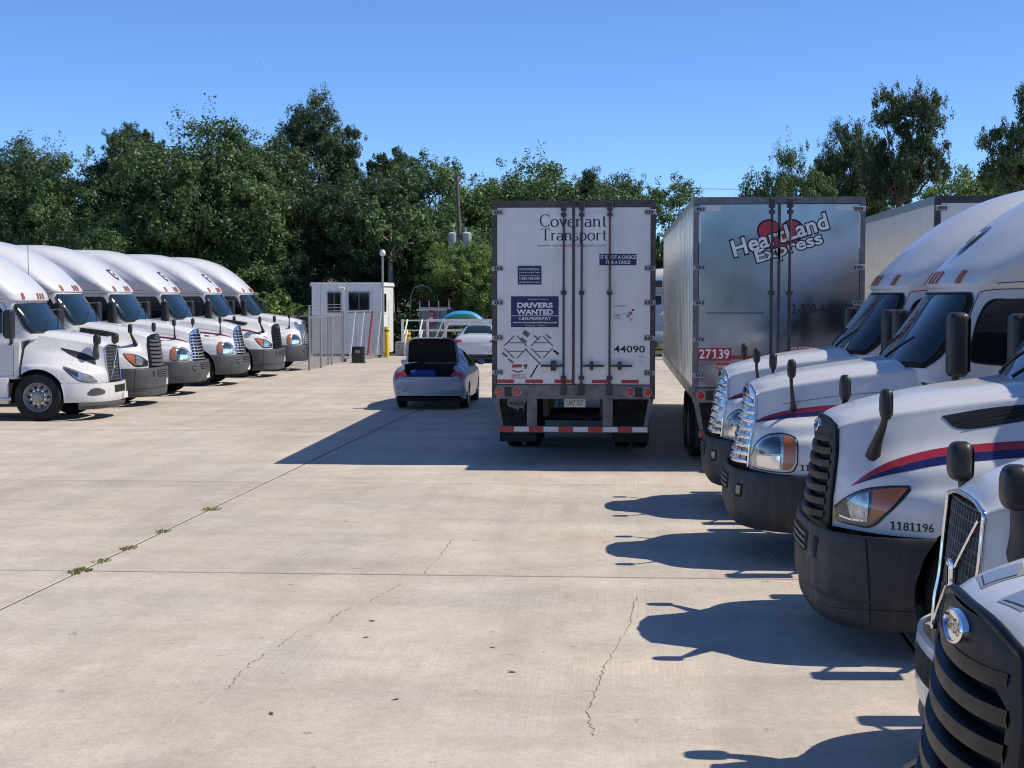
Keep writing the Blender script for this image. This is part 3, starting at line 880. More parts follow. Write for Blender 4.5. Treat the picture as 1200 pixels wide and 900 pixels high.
        for u in (-.72, -.42, -.14, .14, .42, .72):
            P = []
            for z in np.linspace(zbot + .05, zsh - .03, 12):
                y = u * ye(z); c = gp(y, z, 0)
                P.append([(c[0] - .04, y - .012, z), (c[0] + .006, y - .010, z), (c[0] + .006, y + .010, z), (c[0] - .04, y + .012, z)])
            MB().grid(np.array(P), closed=True).build('grille_bar', 'chrome', go, ang=60)
        P = []
        for u in np.linspace(-1, 1, 25):
            y = u * ye(zsh) * .99
            zt = float(np.interp(abs(y), rim[:12, 1], zr[:12])) - .004
            lo = zsh - .015 - .05 * abs(u) ** 4
            P.append([gp(y, lo + (zt - lo) * v, .012) for v in np.linspace(0, 1, 5)])
        MB().grid(np.array(P)).build('badge_panel', 'chrome', go, ang=60)
        rim_tube(.018, 'chrome', 'grille_frame', par=go)
        em = MB(); a = np.linspace(0, 2 * math.pi, 25)[:-1]
        def oval(k, off): return [(gp(.10 * k * math.cos(t), zsh + .025 + .034 * k * math.sin(t), off)) for t in a]
        em.grid(np.array([oval(1, .012), oval(1, .026), oval(.01, .028)]), closed=True).build('badge', 'ink_navy', go)
    else:
        for k in range(11):
            z = zbot + .05 + k * (ztop - zbot - .10) / 10
            fin(z, .011, .02, .95, -.006).build('grille_bar', 'steel_grey', go, ang=60)
        for u in np.linspace(-.84, .84, 13):
            P = []
            for z in np.linspace(zbot + .03, zsh - .02, 10):
                y = u * ye(z); c = gp(y, z, 0)
                P.append([(c[0] - .03, y - .005, z), (c[0] - .008, y - .005, z), (c[0] - .008, y + .005, z), (c[0] - .03, y + .005, z)])
            MB().grid(np.array(P), closed=True).build('grille_bar', 'steel_grey', go, ang=60)
        rim_tube(.014, 'chrome', 'grille_frame', par=go)
        dgp = [gp((.86 - 1.72 * f) * ye(zbot + .04 + (zsh - zbot - .08) * (1 - f)), zbot + .04 + (zsh - zbot - .08) * (1 - f), .012) for f in np.linspace(0, 1, 12)]
        MB().tube(dgp, .012, 6).build('diagonal_bar', 'chrome', go)
        zm = (zbot + zsh) / 2; c = gp(0, zm, .01)
        MB().rbox(c[0] - .01, c[0] + .03, -.055, .055, zm - .085, zm + .085, .02).build('badge', 'chrome', go)
        MB().box(c[0] + .031, c[0] + .034, -.03, .03, zm - .05, zm + .05).build('badge_inset', 'grille_black', go)
    # --- bumper
    if not isV:
        path = crom(rows([-.02, 0], [-.015, .25], [.005, .50], [.045, .74], [.12, .94], [.27, 1.10], [.50, 1.195], [.80, 1.225]) if kind == 'new' else
                    rows([-.03, 0], [-.02, .25], [.01, .50], [.075, .72], [.19, .93], [.36, 1.09], [.57, 1.19], [.80, 1.225]), 40)
        prof = ([(.928, -.03), (.926, .0), (.80, .018), (.60, .022), (.455, .016), (.44, -.006), (.30, -.016), (.235, -.045)] if kind == 'new'
                else [(.928, -.03), (.926, .0), (.80, .022), (.64, .028), (.52, .016), (.42, -.02), (.35, -.06)])
        prof = np.array(prof)
        bmat = 'bumper_dark'
        P = []
        for k in range(len(path)):
            t = path[min(k + 1, len(path) - 1)] - path[max(k - 1, 0)]; t = t / np.linalg.norm(t)
            nrm = np.array([-t[1], t[0]])                       # outward: -s, +y
            col = []
            for z, o in prof:
                s, y = path[k] + nrm * o
                dz = z - T['za']; r = T['ra'] + .005
                if abs(dz) < r:
                    smax = T['sw'] - math.sqrt(r * r - dz * dz)
                    s = min(s, smax)
                col.append((-s, y, z))
            P.append(col)
        P = np.swapaxes(crom(np.swapaxes(np.array(P), 0, 1), 29), 0, 1)
        bm_ = MB().grid(P).mirror_y()
        bo = bm_.build('bumper', bmat, root, ang=40, weld=True)
        ub = bvh_of(bm_)
        front_patch(ub, [(-.42, .86), (-.2, .87), (.2, .87), (.42, .86)], [(-.38, .70), (-.2, .69), (.2, .69), (.38, .70)], .004, 16, 5).build('intake', 'black_matte', bo)
        for k in range(3):
            z = .73 + k * .05
            front_patch(ub, [(-.37, z + .010), (0, z + .010), (.37, z + .010)], [(-.37, z - .010), (0, z - .010), (.37, z - .010)], .014, 12, 3).build('intake_bar', 'grille_grey', bo)
        for s in (1, -1):
            if kind == 'new':
                front_patch(ub, [(s * .58, .86), (s * .70, .85)], [(s * .60, .70), (s * .66, .70)], .005, 6, 5).build('fog_pocket', 'black_matte', bo)
                # panel split towards the wheel
                side_patch(ub, [(.300, .92), (.305, .92), (.312, .92)], [(.345, .27), (.350, .27), (.357, .27)], .003, s, 3, 14).build('panel_gap', 'black_matte', bo)
                side_patch(ub, [(.05, .355), (.3, .395), (.66, .40)], [(.05, .349), (.3, .389), (.66, .394)], .003, s, 12, 2).build('panel_gap', 'black_matte', bo)
            else:
                front_patch(ub, [(s * .66, .80), (s * .80, .80)], [(s * .67, .66), (s * .79, .66)], .005, 6, 5).build('fog_pocket', 'black_matte', bo)
                front_patch(ub, [(s * .685, .775), (s * .78, .775)], [(s * .69, .69), (s * .77, .69)], .010, 6, 5).build('fog_lamp', 'lamp_dark', bo)
        MB().box(.022, .032, .17, .47, .43, .58).build('licence_plate', 'plate', bo) if kind == 'old' else MB().box(.02, .03, .17, .47, .48, .63).build('licence_plate', 'plate', bo)
        side_patch(hb, [(.20, .955), (.6, .955)], [(.20, .94), (.6, .94)], .002, 1, 8, 2)
    else:
        path = crom(rows([-.04, 0], [-.03, .25], [-.005, .45], [.06, .68], [.19, .90], [.38, 1.06], [.62, 1.17], [.92, 1.215]), 40)
        prof = np.array([(.800, -.03), (.797, .0), (.70, .012), (.55, .012), (.45, .0), (.40, -.02)])
        P = []
        for k in range(len(path)):
            t = path[min(k + 1, len(path) - 1)] - path[max(k - 1, 0)]; t = t / np.linalg.norm(t)
            nrm = np.array([-t[1], t[0]]); col = []
            for z, o in prof:
                s, y = path[k] + nrm * o
                dz = z - T['za']; r = T['ra'] + .005
                if abs(dz) < r: s = min(s, T['sw'] - math.sqrt(r * r - dz * dz))
                col.append((-s, y, z))
            P.append(col)
        bm_ = MB().grid(np.array(P)).mirror_y()
        bo = bm_.build('bumper', 'white_paint', root, ang=40, weld=True)
        ub = bvh_of(bm_)
        P = []
        for k in range(32):
            t = path[min(k + 1, len(path) - 1)] - path[max(k - 1, 0)]; t = t / np.linalg.norm(t)
            nrm = np.array([-t[1], t[0]])
            P.append([(-(path[k] + nrm * o)[0], (path[k] + nrm * o)[1], z) for z, o in ((.40, -.022), (.33, -.01), (.26, -.05), (.24, -.12))])
        MB().grid(np.array(P)).mirror_y().build('air_dam', 'bumper_grey', root, weld=True)
        front_patch(ub, [(-.36, .74), (0, .74), (.36, .74)], [(-.34, .58), (0, .58), (.34, .58)], .004, 12, 4).build('intake', 'black_matte', bo)
        for s in (1, -1):
            side_patch(ub, [(.06, .64), (.14, .70), (.26, .69), (.34, .60)], [(.06, .58), (.12, .55), (.24, .54), (.34, .56)], .004, s, 10, 5).build('fog_pocket', 'bumper_grey', bo)
        MB().box(.05, .06, .17, .47, .42, .56).build('licence_plate', 'plate', bo)
    # --- headlights, vents, fender trim
    for s in (1, -1):
        if kind == 'new':
            a = [(.165, 1.075), (.235, 1.165), (.345, 1.235), (.48, 1.272), (.64, 1.288)]
            b2 = [(.16, .985), (.26, .978), (.375, .985), (.49, 1.11), (.635, 1.280)]
            side_patch(hb, [(x - .012 * (i == 0), z + .014) for i, (x, z) in enumerate(a)], [(x + .01, z - .014) for x, z in b2], .004, s, 24, 8).build('headlight_bezel', 'black_plastic', root, ang=70)
            h = side_patch(hb, a, b2, .012, s, 24, 8).build('headlight', 'lamp_dark', root, ang=80)
            side_patch(hb, [(.40, 1.245), (.52, 1.272), (.625, 1.284)], [(.375, .995), (.49, 1.115), (.625, 1.278)], .017, s, 12, 6).build('turn_signal', 'amber', h, ang=70)
            side_patch(hb, [(.235, 1.135), (.30, 1.195), (.375, 1.228)], [(.262, 1.005), (.31, 1.0), (.36, 1.008)], .017, s, 10, 6).build('reflective_patch', 'lamp_clear', h, ang=70)  # pale patch paints the bright reflection in the lens
            side_patch(hb, [(.19, 1.03), (.26, 1.015), (.36, 1.02)], [(.19, 1.018), (.26, 1.002), (.36, 1.008)], .017, s, 8, 2).build('light_strip', 'chrome', h)
            v = side_patch(hb, [(.92, 1.795), (1.25, 1.86), (1.60, 1.905), (1.72, 1.915)], [(.925, 1.785), (1.06, 1.705), (1.5, 1.775), (1.74, 1.81)], .004, s, 24, 6).build('hood_vent', 'black_plastic', root)
            for k in range(3):
                f = .25 + .25 * k
                side_patch(hb, [(1.02 + .03 * k, 1.80 - f * .10 + .006), (1.4, 1.885 - f * .11 + .006), (1.70, 1.915 - f * .10 + .006)], [(1.02 + .03 * k, 1.80 - f * .10 - .006), (1.4, 1.885 - f * .11 - .006), (1.70, 1.915 - f * .10 - .006)], .014, s, 14, 2).build('vent_slat', 'black_matte', v)
            up = [(.26, 1.262), (.38, 1.37), (.55, 1.468), (.85, 1.56), (1.22, 1.612), (1.6, 1.645), (1.90, 1.665)]
            md = [(.262, 1.260), (.39, 1.345), (.57, 1.425), (.86, 1.508), (1.22, 1.556), (1.6, 1.588), (1.91, 1.607)]
            lo = [(.264, 1.258), (.40, 1.325), (.585, 1.388), (.87, 1.456), (1.22, 1.498), (1.6, 1.528), (1.91, 1.545)]
        elif kind == 'old':
            a = [(.195, 1.06), (.235, 1.19), (.33, 1.285), (.46, 1.318), (.56, 1.29), (.59, 1.24)]
            b2 = [(.20, .965), (.26, .955), (.34, .955), (.44, .958), (.54, .972), (.585, 1.05)]
            side_patch(hb, [(x + (.012 if i > 3 else -.006), z + .014) for i, (x, z) in enumerate(a)], [(x + (.012 if i > 3 else 0), z - .012) for i, (x, z) in enumerate(b2)], .004, s, 24, 8).build('headlight_bezel', 'black_plastic', root, ang=70)
            h = side_patch(hb, a, b2, .014, s, 24, 10).build('headlight', 'lamp_clear', root, ang=80)
            side_patch(hb, [(.475, 1.305), (.53, 1.295), (.578, 1.24)], [(.455, .975), (.53, .985), (.575, 1.06)], .019, s, 10, 8).build('turn_signal', 'amber', h, ang=70)
            side_patch(hb, [(.245, 1.18), (.33, 1.26), (.44, 1.285)], [(.265, 1.10), (.34, 1.12), (.435, 1.13)], .019, s, 12, 5).build('reflective_patch', 'lamp_dark', h, ang=70)
            side_patch(hb, [(.24, 1.085), (.34, 1.10), (.435, 1.11)], [(.24, .985), (.33, .978), (.43, .98)], .020, s, 12, 5).build('reflective_patch', 'chrome', h, ang=70)
            up = [(.21, 1.40), (.34, 1.47), (.55, 1.535), (.85, 1.585), (1.22, 1.625), (1.6, 1.66), (1.89, 1.68)]
            md = [(.212, 1.398), (.35, 1.448), (.56, 1.498), (.86, 1.540), (1.22, 1.575), (1.6, 1.606), (1.90, 1.622)]
            lo = [(.214, 1.396), (.36, 1.428), (.57, 1.464), (.87, 1.496), (1.22, 1.522), (1.6, 1.55), (1.90, 1.564)]
        else:
            a = [(.30, .93), (.38, .98), (.52, 1.045), (.70, 1.115), (.86, 1.165)]
            b2 = [(.22, .835), (.34, .832), (.50, .86), (.66, .98), (.85, 1.155)]
            side_patch(hb, [(x, z + .012) for x, z in a], [(x + .01, z - .012) for x, z in b2], .004, s, 24, 6).build('headlight_bezel', 'black_plastic', root, ang=70)
            h = side_patch(hb, a, b2, .012, s, 24, 8).build('headlight', 'lamp_clear', root, ang=80)
            side_patch(hb, [(.55, 1.04), (.70, 1.10), (.82, 1.15)], [(.55, .93), (.68, 1.02), (.81, 1.14)], .018, s, 10, 5).build('reflective_patch', 'lamp_dark', h)
            side_patch(hb, [(.80, .88), (1.0, .88)], [(.80, .865), (1.0, .865)], .008, s, 6, 3)
            side_patch(hb, [(.33, 1.33), (.52, 1.43), (.74, 1.50), (1.02, 1.57)], [(.31, 1.19), (.52, 1.28), (.76, 1.38), (1.0, 1.53)], .004, s, 24, 6).build('hood_vent', 'black_plastic', root)
            up = None
        if up:
            side_patch(hb, up, md, .0035, s, 40, 3).build('stripe', 'stripe_red', root, ang=70)
            side_patch(hb, md, lo, .0035, s, 40, 3).build('lower_stripe', 'stripe_blue', root, ang=70)
        if not isV: side_patch(hb, [(1.868, 1.74), (1.88, 1.74), (1.895, 1.74)], [(1.868, 1.15), (1.88, 1.15), (1.895, 1.15)], .003, s, 3, 12).build('cowl_gap', 'black_matte', root)
        # hood mirrors: stalk leaning outwards, small rounded head with a mirror face to the rear
        if kind == 'new':
            b = proj_pts([(-.46, 0, 1.53)], hb, (0, -s, 0), 0)[0]
            st = [(-.42, b.y - s * .01, 1.49), (-.43, b.y + s * .10, 1.60), (-.45, b.y + s * .21, 1.72), (-.46, b.y + s * .26, 1.80)]
            w0 = [.060, .042, .030, .026]; hd_ = (-.47, b.y + s * .28, 1.90); sz = (.055, .075, .115); sm = 'black_plastic'
        elif kind == 'old':
            b = proj_pts([(-.60, 0, 1.55)], hb, (0, -s, 0), 0)[0]
            st = [(-.60, b.y - s * .02, 1.52), (-.59, b.y + s * .06, 1.62), (-.56, b.y + s * .18, 1.78), (-.55, b.y + s * .22, 1.88)]
            w0 = [.040, .024, .018, .018]; hd_ = (-.56, b.y + s * .23, 1.97); sz = (.050, .070, .095); sm = 'black_plastic'
        else:
            b = proj_pts([(-.31, 0, 1.40)], hb, (0, -s, 0), 0)[0]
            st = [(-.33, b.y - s * .04, 1.34), (-.31, b.y + s * .06, 1.50), (-.28, b.y + s * .10, 1.66)]
            w0 = [.080, .062, .045]; hd_ = (-.27, b.y + s * .11, 1.74); sz = (.085, .095, .115); sm = 'bumper_grey'
        hm = MB().tube(crom(np.array(st), 9), list(np.interp(np.linspace(0, len(w0) - 1, 9), range(len(w0)), w0)), 8)
        # flatten the stalk fore and aft into a blade
        hm.v = [(st[0][0] + (x - st[0][0]) * 1.0, y, z) for x, y, z in hm.v]
        hs_ = hm.build('hood_mirror', sm, root, ang=60)
        hx, hy, hz = hd_
        P = []
        for v in np.linspace(-math.pi / 2, math.pi / 2, 13):
            ring = []
            for u in np.linspace(0, 2 * math.pi, 21)[:-1]:
                e = .55
                cx_ = math.copysign(abs(math.cos(u)) ** e, math.cos(u)); sx_ = math.copysign(abs(math.sin(u)) ** e, math.sin(u))
                cv = abs(math.cos(v)) ** .5; sv = math.copysign(abs(math.sin(v)) ** .7, math.sin(v))
                ring.append((hx + sz[0] * cx_ * cv * (1.0 if cx_ > 0 else .55), hy + sz[1] * sx_ * cv * (1 - .10 * sv), hz + sz[2] * sv))
            P.append(ring)
        MB().grid(np.array(P), closed=True).build('mirror_head', 'black_plastic', hs_, ang=60)
        gx = hx - sz[0] * .57
        a = np.linspace(0, 2 * math.pi, 17)[:-1]
        MB().add([(gx - .002, hy + sz[1] * .82 * math.copysign(abs(math.cos(t)) ** .6, math.cos(t)), hz + sz[2] * .82 * math.copysign(abs(math.sin(t)) ** .6, math.sin(t))) for t in a], [tuple(range(16))]).build('mirror_glass', 'chrome', hs_)
        # hood seam, latch
        if not isV:
            ln = [(.50, 1.60 if kind == 'old' else 1.66), (1.0, 1.69 if kind == 'old' else 1.73), (1.5, 1.75 if kind == 'old' else 1.79), (1.87, 1.80 if kind == 'old' else 1.82)]
            if kind == 'old': side_patch(hb, ln, [(x, z - .006) for x, z in ln], .0025, s, 24, 2).build('hood_seam', 'steel_grey', root)
            lz = 1.38
            lp_ = proj_pts([(-1.80, 0, lz)], hb, (0, -s, 0), .012)[0]
            MB().rbox(-1.86, -1.74, lp_.y - .015, lp_.y + .015, lz - .03, lz + .03, .01, 1).build('hood_latch', 'black_plastic', root)
    return root, hb, bb

BVH = {}
PROTO = {}
for k_ in ('new', 'old', 'diag'):
    PROTO[k_], a_, b_ = make_truck(k_, 'tractor_truck'); BVH[k_] = (a_, b_)
ALLTRUCKS = []
def place_truck(kind, X0, Y0, facing, label, group, skip=(), number=None, emblem=False, side=1, yaw=0.0):
    t = copy_tree(PROTO[kind], None, skip)
    t.location = (X0, Y0, 0); t.rotation_euler = (0, 0, (math.pi if facing == 'left' else 0) + R(yaw))
    tag(t, label, 'truck', group)
    hb, bb = BVH[kind]
    T = TYPES[kind]
    if number:
        # number on the fender above the bumper
        s0, s1 = (.50, .79) if kind == 'new' else ((.62, .94) if kind == 'old' else (.86, 1.06))
        z0 = .975 if kind != 'diag' else .66
        v, f = text_fit(number, 0, 1, 0, .062, bold=.006)
        # text runs left to right as seen from the side
        xs = [(-(s0 + p[0] * (s1 - s0))) if side > 0 else (-(s1 - p[0] * (s1 - s0))) for p in v]
        q = proj_pts([(x, 0, z0 + p[1]) for x, p in zip(xs, v)], hb, (0, -side, 0), .004)
        MB().add(q, f).build('lettering', 'ink_black', t)
    if emblem:
        zc, hw, hh = 3.27, .19, .15
        top = [(-hw, zc + hh * .75), (-hw * .5, zc + hh), (0, zc + hh * .85), (hw * .5, zc + hh), (hw, zc + hh * .75)]
        bot = [(-hw, zc + .02), (-hw * .72, zc - hh * .55), (0, zc - hh), (hw * .72, zc - hh * .55), (hw, zc + .02)]
        e = front_patch(bb, top, bot, .010, 26, 14).build('emblem', 'emblem_navy', t, ang=70)
        def sh(c, k): return [(y * k, zc + (z - zc) * k) for y, z in c]
        front_patch(bb, sh(top, .60), sh(bot, .60), .020, 20, 12).build('emblem_inset', 'ink_white', e, ang=70)
        front_patch(bb, sh(top, .32), sh(bot, .32), .028, 14, 8).build('emblem_core', 'stripe_maroon', e, ang=70)
    ALLTRUCKS.append(t)
    return t
# ------------------------------------------------------------------ setting: ground and slabs
gm_ = MB().add([(-700, -700, -.06), (700, -700, -.06), (700, 900, -.06), (-700, 900, -.06)], [(0, 1, 2, 3)])
tag(gm_.build('ground', 'grass_ground'), kind='structure')
rng = random.Random(7)
YJ = [-33, -25.2, -17.4, -9.2, -1.0, 6.9, 14.65, 21.9, 30.2, 37.6, 45.4, 53.2, 61.0, 69.0]
def gpt(px, py):
    """ground point under a pixel of the photograph"""
    d = Vector(((px - 600) / 1800, (450 - py) / 1800, -1)); d.rotate(cam.rotation_euler)
    t = -cam.location.z / d.z
    return (cam.location.x + d.x * t, cam.location.y + d.y * t)
ja, jb = gpt(0, 714), gpt(493, 478.5)
TILT = (jb[0] - ja[0]) / (jb[1] - ja[1]); J0 = ja[0] - ja[1] * TILT
XJ = [J0 + 7.6 * k for k in range(-5, 7)]
pv = MB().add([(-47, -34, -.011), (44, -34, -.011), (44, 69.2, -.011), (-47, 69.2, -.011)], [(0, 1, 2, 3)])
pave = tag(pv.build('pavement', 'joint_dirt'), kind='structure')
for j in range(len(YJ) - 1):
    for i in range(len(XJ) - 1):
        y0, y1 = YJ[j] + .022, YJ[j + 1] - .022
        gx = .017
        f = lambda x, y: x + y * TILT
        P = [(f(XJ[i], y0) + gx, y0), (f(XJ[i + 1], y0) - gx, y0), (f(XJ[i + 1], y1) - gx, y1), (f(XJ[i], y1) + gx, y1)]
        dz = rng.uniform(-.003, .0)
        b = .006
        vs = [(x, y, -.05) for x, y in P] + [(x, y, dz - b) for x, y in P]
        cx = sum(p[0] for p in P) / 4; cy = sum(p[1] for p in P) / 4
        vs += [(x + (b if x < cx else -b), y + (b if y < cy else -b), dz) for x, y in P]
        fs = [(0, 1, 5, 4), (1, 2, 6, 5), (2, 3, 7, 6), (3, 0, 4, 7), (4, 5, 9, 8), (5, 6, 10, 9), (6, 7, 11, 10), (7, 4, 8, 11), (8, 9, 10, 11)]
        MB().add(vs, fs).build('slab', 'concrete', pave, ang=20)
def crack(pts, w, seed):
    r = random.Random(seed); pts = [np.array(p, float) for p in pts]
    L = []; Q = []
    dense = crom(np.array(pts), max(8, len(pts) * 9))
    for i, p in enumerate(dense):
        t = dense[min(i + 1, len(dense) - 1)] - dense[max(0, i - 1)]; t /= np.linalg.norm(t) + 1e-9
        n = np.array([-t[1], t[0]]); jit = r.gauss(0, .009)
        ww = w * r.uniform(.25, 1.0)
        c = p + n * jit
        L.append((*(c + n * ww / 2), .0022)); Q.append((*(c - n * ww / 2), .0022))
    MB().grid(np.array([L, Q])).build('crack', 'crack', pave)
crack([gpt(*p) for p in ((745, 700), (735, 735), (712, 775), (700, 805), (690, 835), (696, 862))], .010, 1)
for k_, seg in enumerate((((530, 632), (515, 652), (497, 672)), ((470, 684), (448, 697), (432, 705)), ((412, 712), (392, 722), (388, 728)), ((352, 738), (330, 755), (326, 758)), ((312, 766), (285, 785), (268, 808)))):
    crack([gpt(*p) for p in seg], .008, 20 + k_)
# weeds growing in the long joint
def tuft(px, py, n, r, h, seed, label):
    g = np.random.default_rng(seed); x0, y0 = gpt(px, py)
    mb = MB()
    for _ in range(n):
        a = g.uniform(0, 2 * math.pi); rr = r * math.sqrt(g.uniform(0, 1))
        bx, by = rr * math.cos(a) * 1.0, rr * math.sin(a) * 1.6
        hh = h * g.uniform(.25, .6); la = g.uniform(0, 2 * math.pi); ln = h * g.uniform(.5, 1.4); w = .008
        tx, ty = bx + ln * math.cos(la), by + ln * math.sin(la)
        nx, ny = -math.sin(la) * w, math.cos(la) * w
        mx, my = (bx + tx) / 2 * 1.0, (by + ty) / 2
        mb.add([(bx - nx, by - ny, -.02), (bx + nx, by + ny, -.02), (mx + nx, my + ny, hh * .75), (mx - nx, my - ny, hh * .75), (tx, ty, hh * .8)], [(0, 1, 2, 3), (3, 2, 4)])
    o = mb.build('weed_tuft', 'grass_blade'); o.location = (x0, y0, 0)
    tag(o, label, 'weed', 'weeds in the long pavement joint')
tuft(94, 669.6, 82, .10, .05, 1, 'largest green weed tuft in the long joint, nearest the cross joint')
tuft(120, 657.6, 49, .08, .04, 2, 'second green weed tuft along the long joint from the cross joint')
tuft(151, 642.6, 49, .08, .04, 3, 'third green weed tuft along the long joint from the cross joint')
tuft(192, 623.1, 38, .08, .035, 4, 'fourth green weed tuft along the long joint from the cross joint')
tuft(248, 597.1, 60, .11, .05, 5, 'farthest green weed tuft in the long joint before the trailer shadow')
for k, (px, py) in enumerate(((578, 759), (600, 788), (436, 728), (429, 747), (464, 820), (318, 837))):
    x, y = gpt(px, py)
    a = rng.uniform(0, 6)
    o = MB().add([(-.035, 0, .004), (0, -.016, .007), (.042, 0, .011), (0, .016, .003)], [(0, 1, 2), (0, 2, 3)]).build('dry_leaf', 'dry_leaf')
    o.location = (x, y, .0); o.rotation_euler = (0, 0, a)
    tag(o, 'dry brown leaf lying on the open concrete', 'leaf', 'dry leaves on the concrete')

# ------------------------------------------------------------------ parked tractors
GR, GL = 'tractors parked facing the aisle beside the trailers', 'tractors parked in the row beside the guard shack'
r1 = place_truck('new', 0.98, 4.85, 'left', 'white tractor with a black winged grille, oval chrome badge and no stripe, ending its row', GR, skip=('stripe', 'lower_stripe', 'hood_mirror', 'licence_plate'))
r2 = place_truck('diag', 1.76, 8.42, 'left', 'white tractor with a diagonal chrome bar across its mesh grille, beside truck 1181196', GR, skip=('licence_plate',))
r3 = place_truck('new', 1.55, 12.45, 'left', 'white tractor numbered 1181196 with black grille and red and blue stripe', GR, skip=('licence_plate',), number='1181196')
r4 = place_truck('old', 1.23, 16.35, 'left', 'white tractor with chrome grille, red and blue stripe and number beginning 11810', GR, skip=('licence_plate',), number='1181058', emblem=True)
r5 = place_truck('old', 1.20, 19.75, 'left', 'white tractor with chrome grille parked against the polished trailer', GR, skip=('licence_plate',))
l1 = place_truck('diag', -10.93, 33.35, 'right', 'white tractor with diagonal bar grille and its front wheel showing', GL, skip=('__none__',), number='118100', side=-1)
l2 = place_truck('new', -11.2, 37.5, 'right', 'white tractor with grey barred grille and no stripe, next to the diagonal bar grille truck', GL, yaw=0.9, skip=('stripe', 'lower_stripe'))
l3 = place_truck('old', -11.2, 41.5, 'right', 'white chrome grille tractor with roof shield emblem, next to the grey barred grille truck', GL, yaw=-0.7, skip=('lower_stripe',), emblem=True)
l4 = place_truck('old', -11.15, 46.1, 'right', 'white chrome grille tractor with roof shield emblem, next to the dark grille truck', GL, yaw=0.5, skip=('lower_stripe',), emblem=True)
l5 = place_truck('new', -11.1, 50.9, 'right', 'white dark grille tractor with maroon stripe and roof shield emblem', GL, yaw=-1.0, skip=('lower_stripe',), emblem=True)
l6 = place_truck('old', -11.0, 55.2, 'right', 'white chrome grille tractor parked at the chain link fence, end of its row', GL, yaw=0.8, skip=('stripe', 'lower_stripe'))
b1 = place_truck('old', -1.95, 79.0, 'left', 'white sleeper tractor glimpsed through the gap between the two trailers', 'tractor beyond the trailers', skip=('stripe', 'lower_stripe'))
for t in PROTO.values():                                # the patterns themselves are not part of the yard
    for o in list(t.children_recursive) + [t]: bpy.data.objects.remove(o)
for t in (l3, l4, l5):
    for o in find(t, 'stripe'): set_mat(o, 'stripe_maroon')
for o in find(l2, 'grille_bar'): set_mat(o, 'grille_grey')
for t in (l2, l3, l4, l5, l6):
    for o in find(t, 'bumper'): set_mat(o, 'bumper_grey')
for o in find(l5, 'bumper'): set_mat(o, 'bumper_grey')
# whip antenna on the second tractor of the far row
MB().tube([(-2.9, -1.12, 2.3), (-2.9, -1.13, 4.0)], .008, 5).build('antenna', 'black_plastic', l2)
# sticker below the grille and hood pocket
MB().box(-.135, -.130, .575, .665, .965, 1.05)
hb3 = BVH['new'][0]
q = front_patch(hb3, [(.575, 1.055), (.655, 1.055)], [(.575, .975), (.655, .975)], .004, 4, 4).build('caution_sticker', 'yellow', r3)
def hood_top_patch(bvh, pts, off, n=8, m=8):
    P = []
    for u in np.linspace(0, 1, n):
        for v in np.linspace(0, 1, m):
            a = np.array(pts[0]) * (1 - u) + np.array(pts[1]) * u; b = np.array(pts[3]) * (1 - u) + np.array(pts[2]) * u
            c = a * (1 - v) + b * v; P.append((-c[0], c[1], 2.5))
    q = proj_pts(P, bvh, (0, 0, -1), off, back=1)
    return MB().grid(np.array([tuple(p) for p in q]).reshape(n, m, 3))
# both hood pockets on the nearest tractor: flat patches, recess shade painted grey
for s in (1, -1):
    fr = hood_top_patch(hb3, [(.20, s * .10), (.33, s * .08), (.37, s * .27), (.225, s * .28)], .002)
    fo = fr.build('hood_pocket_shade', 'fence_grey', r1)
    hood_top_patch(hb3, [(.215, s * .12), (.315, s * .10), (.345, s * .245), (.240, s * .26)], .005, 4, 4).build('pocket_floor_shade', 'silver_paint', fo)

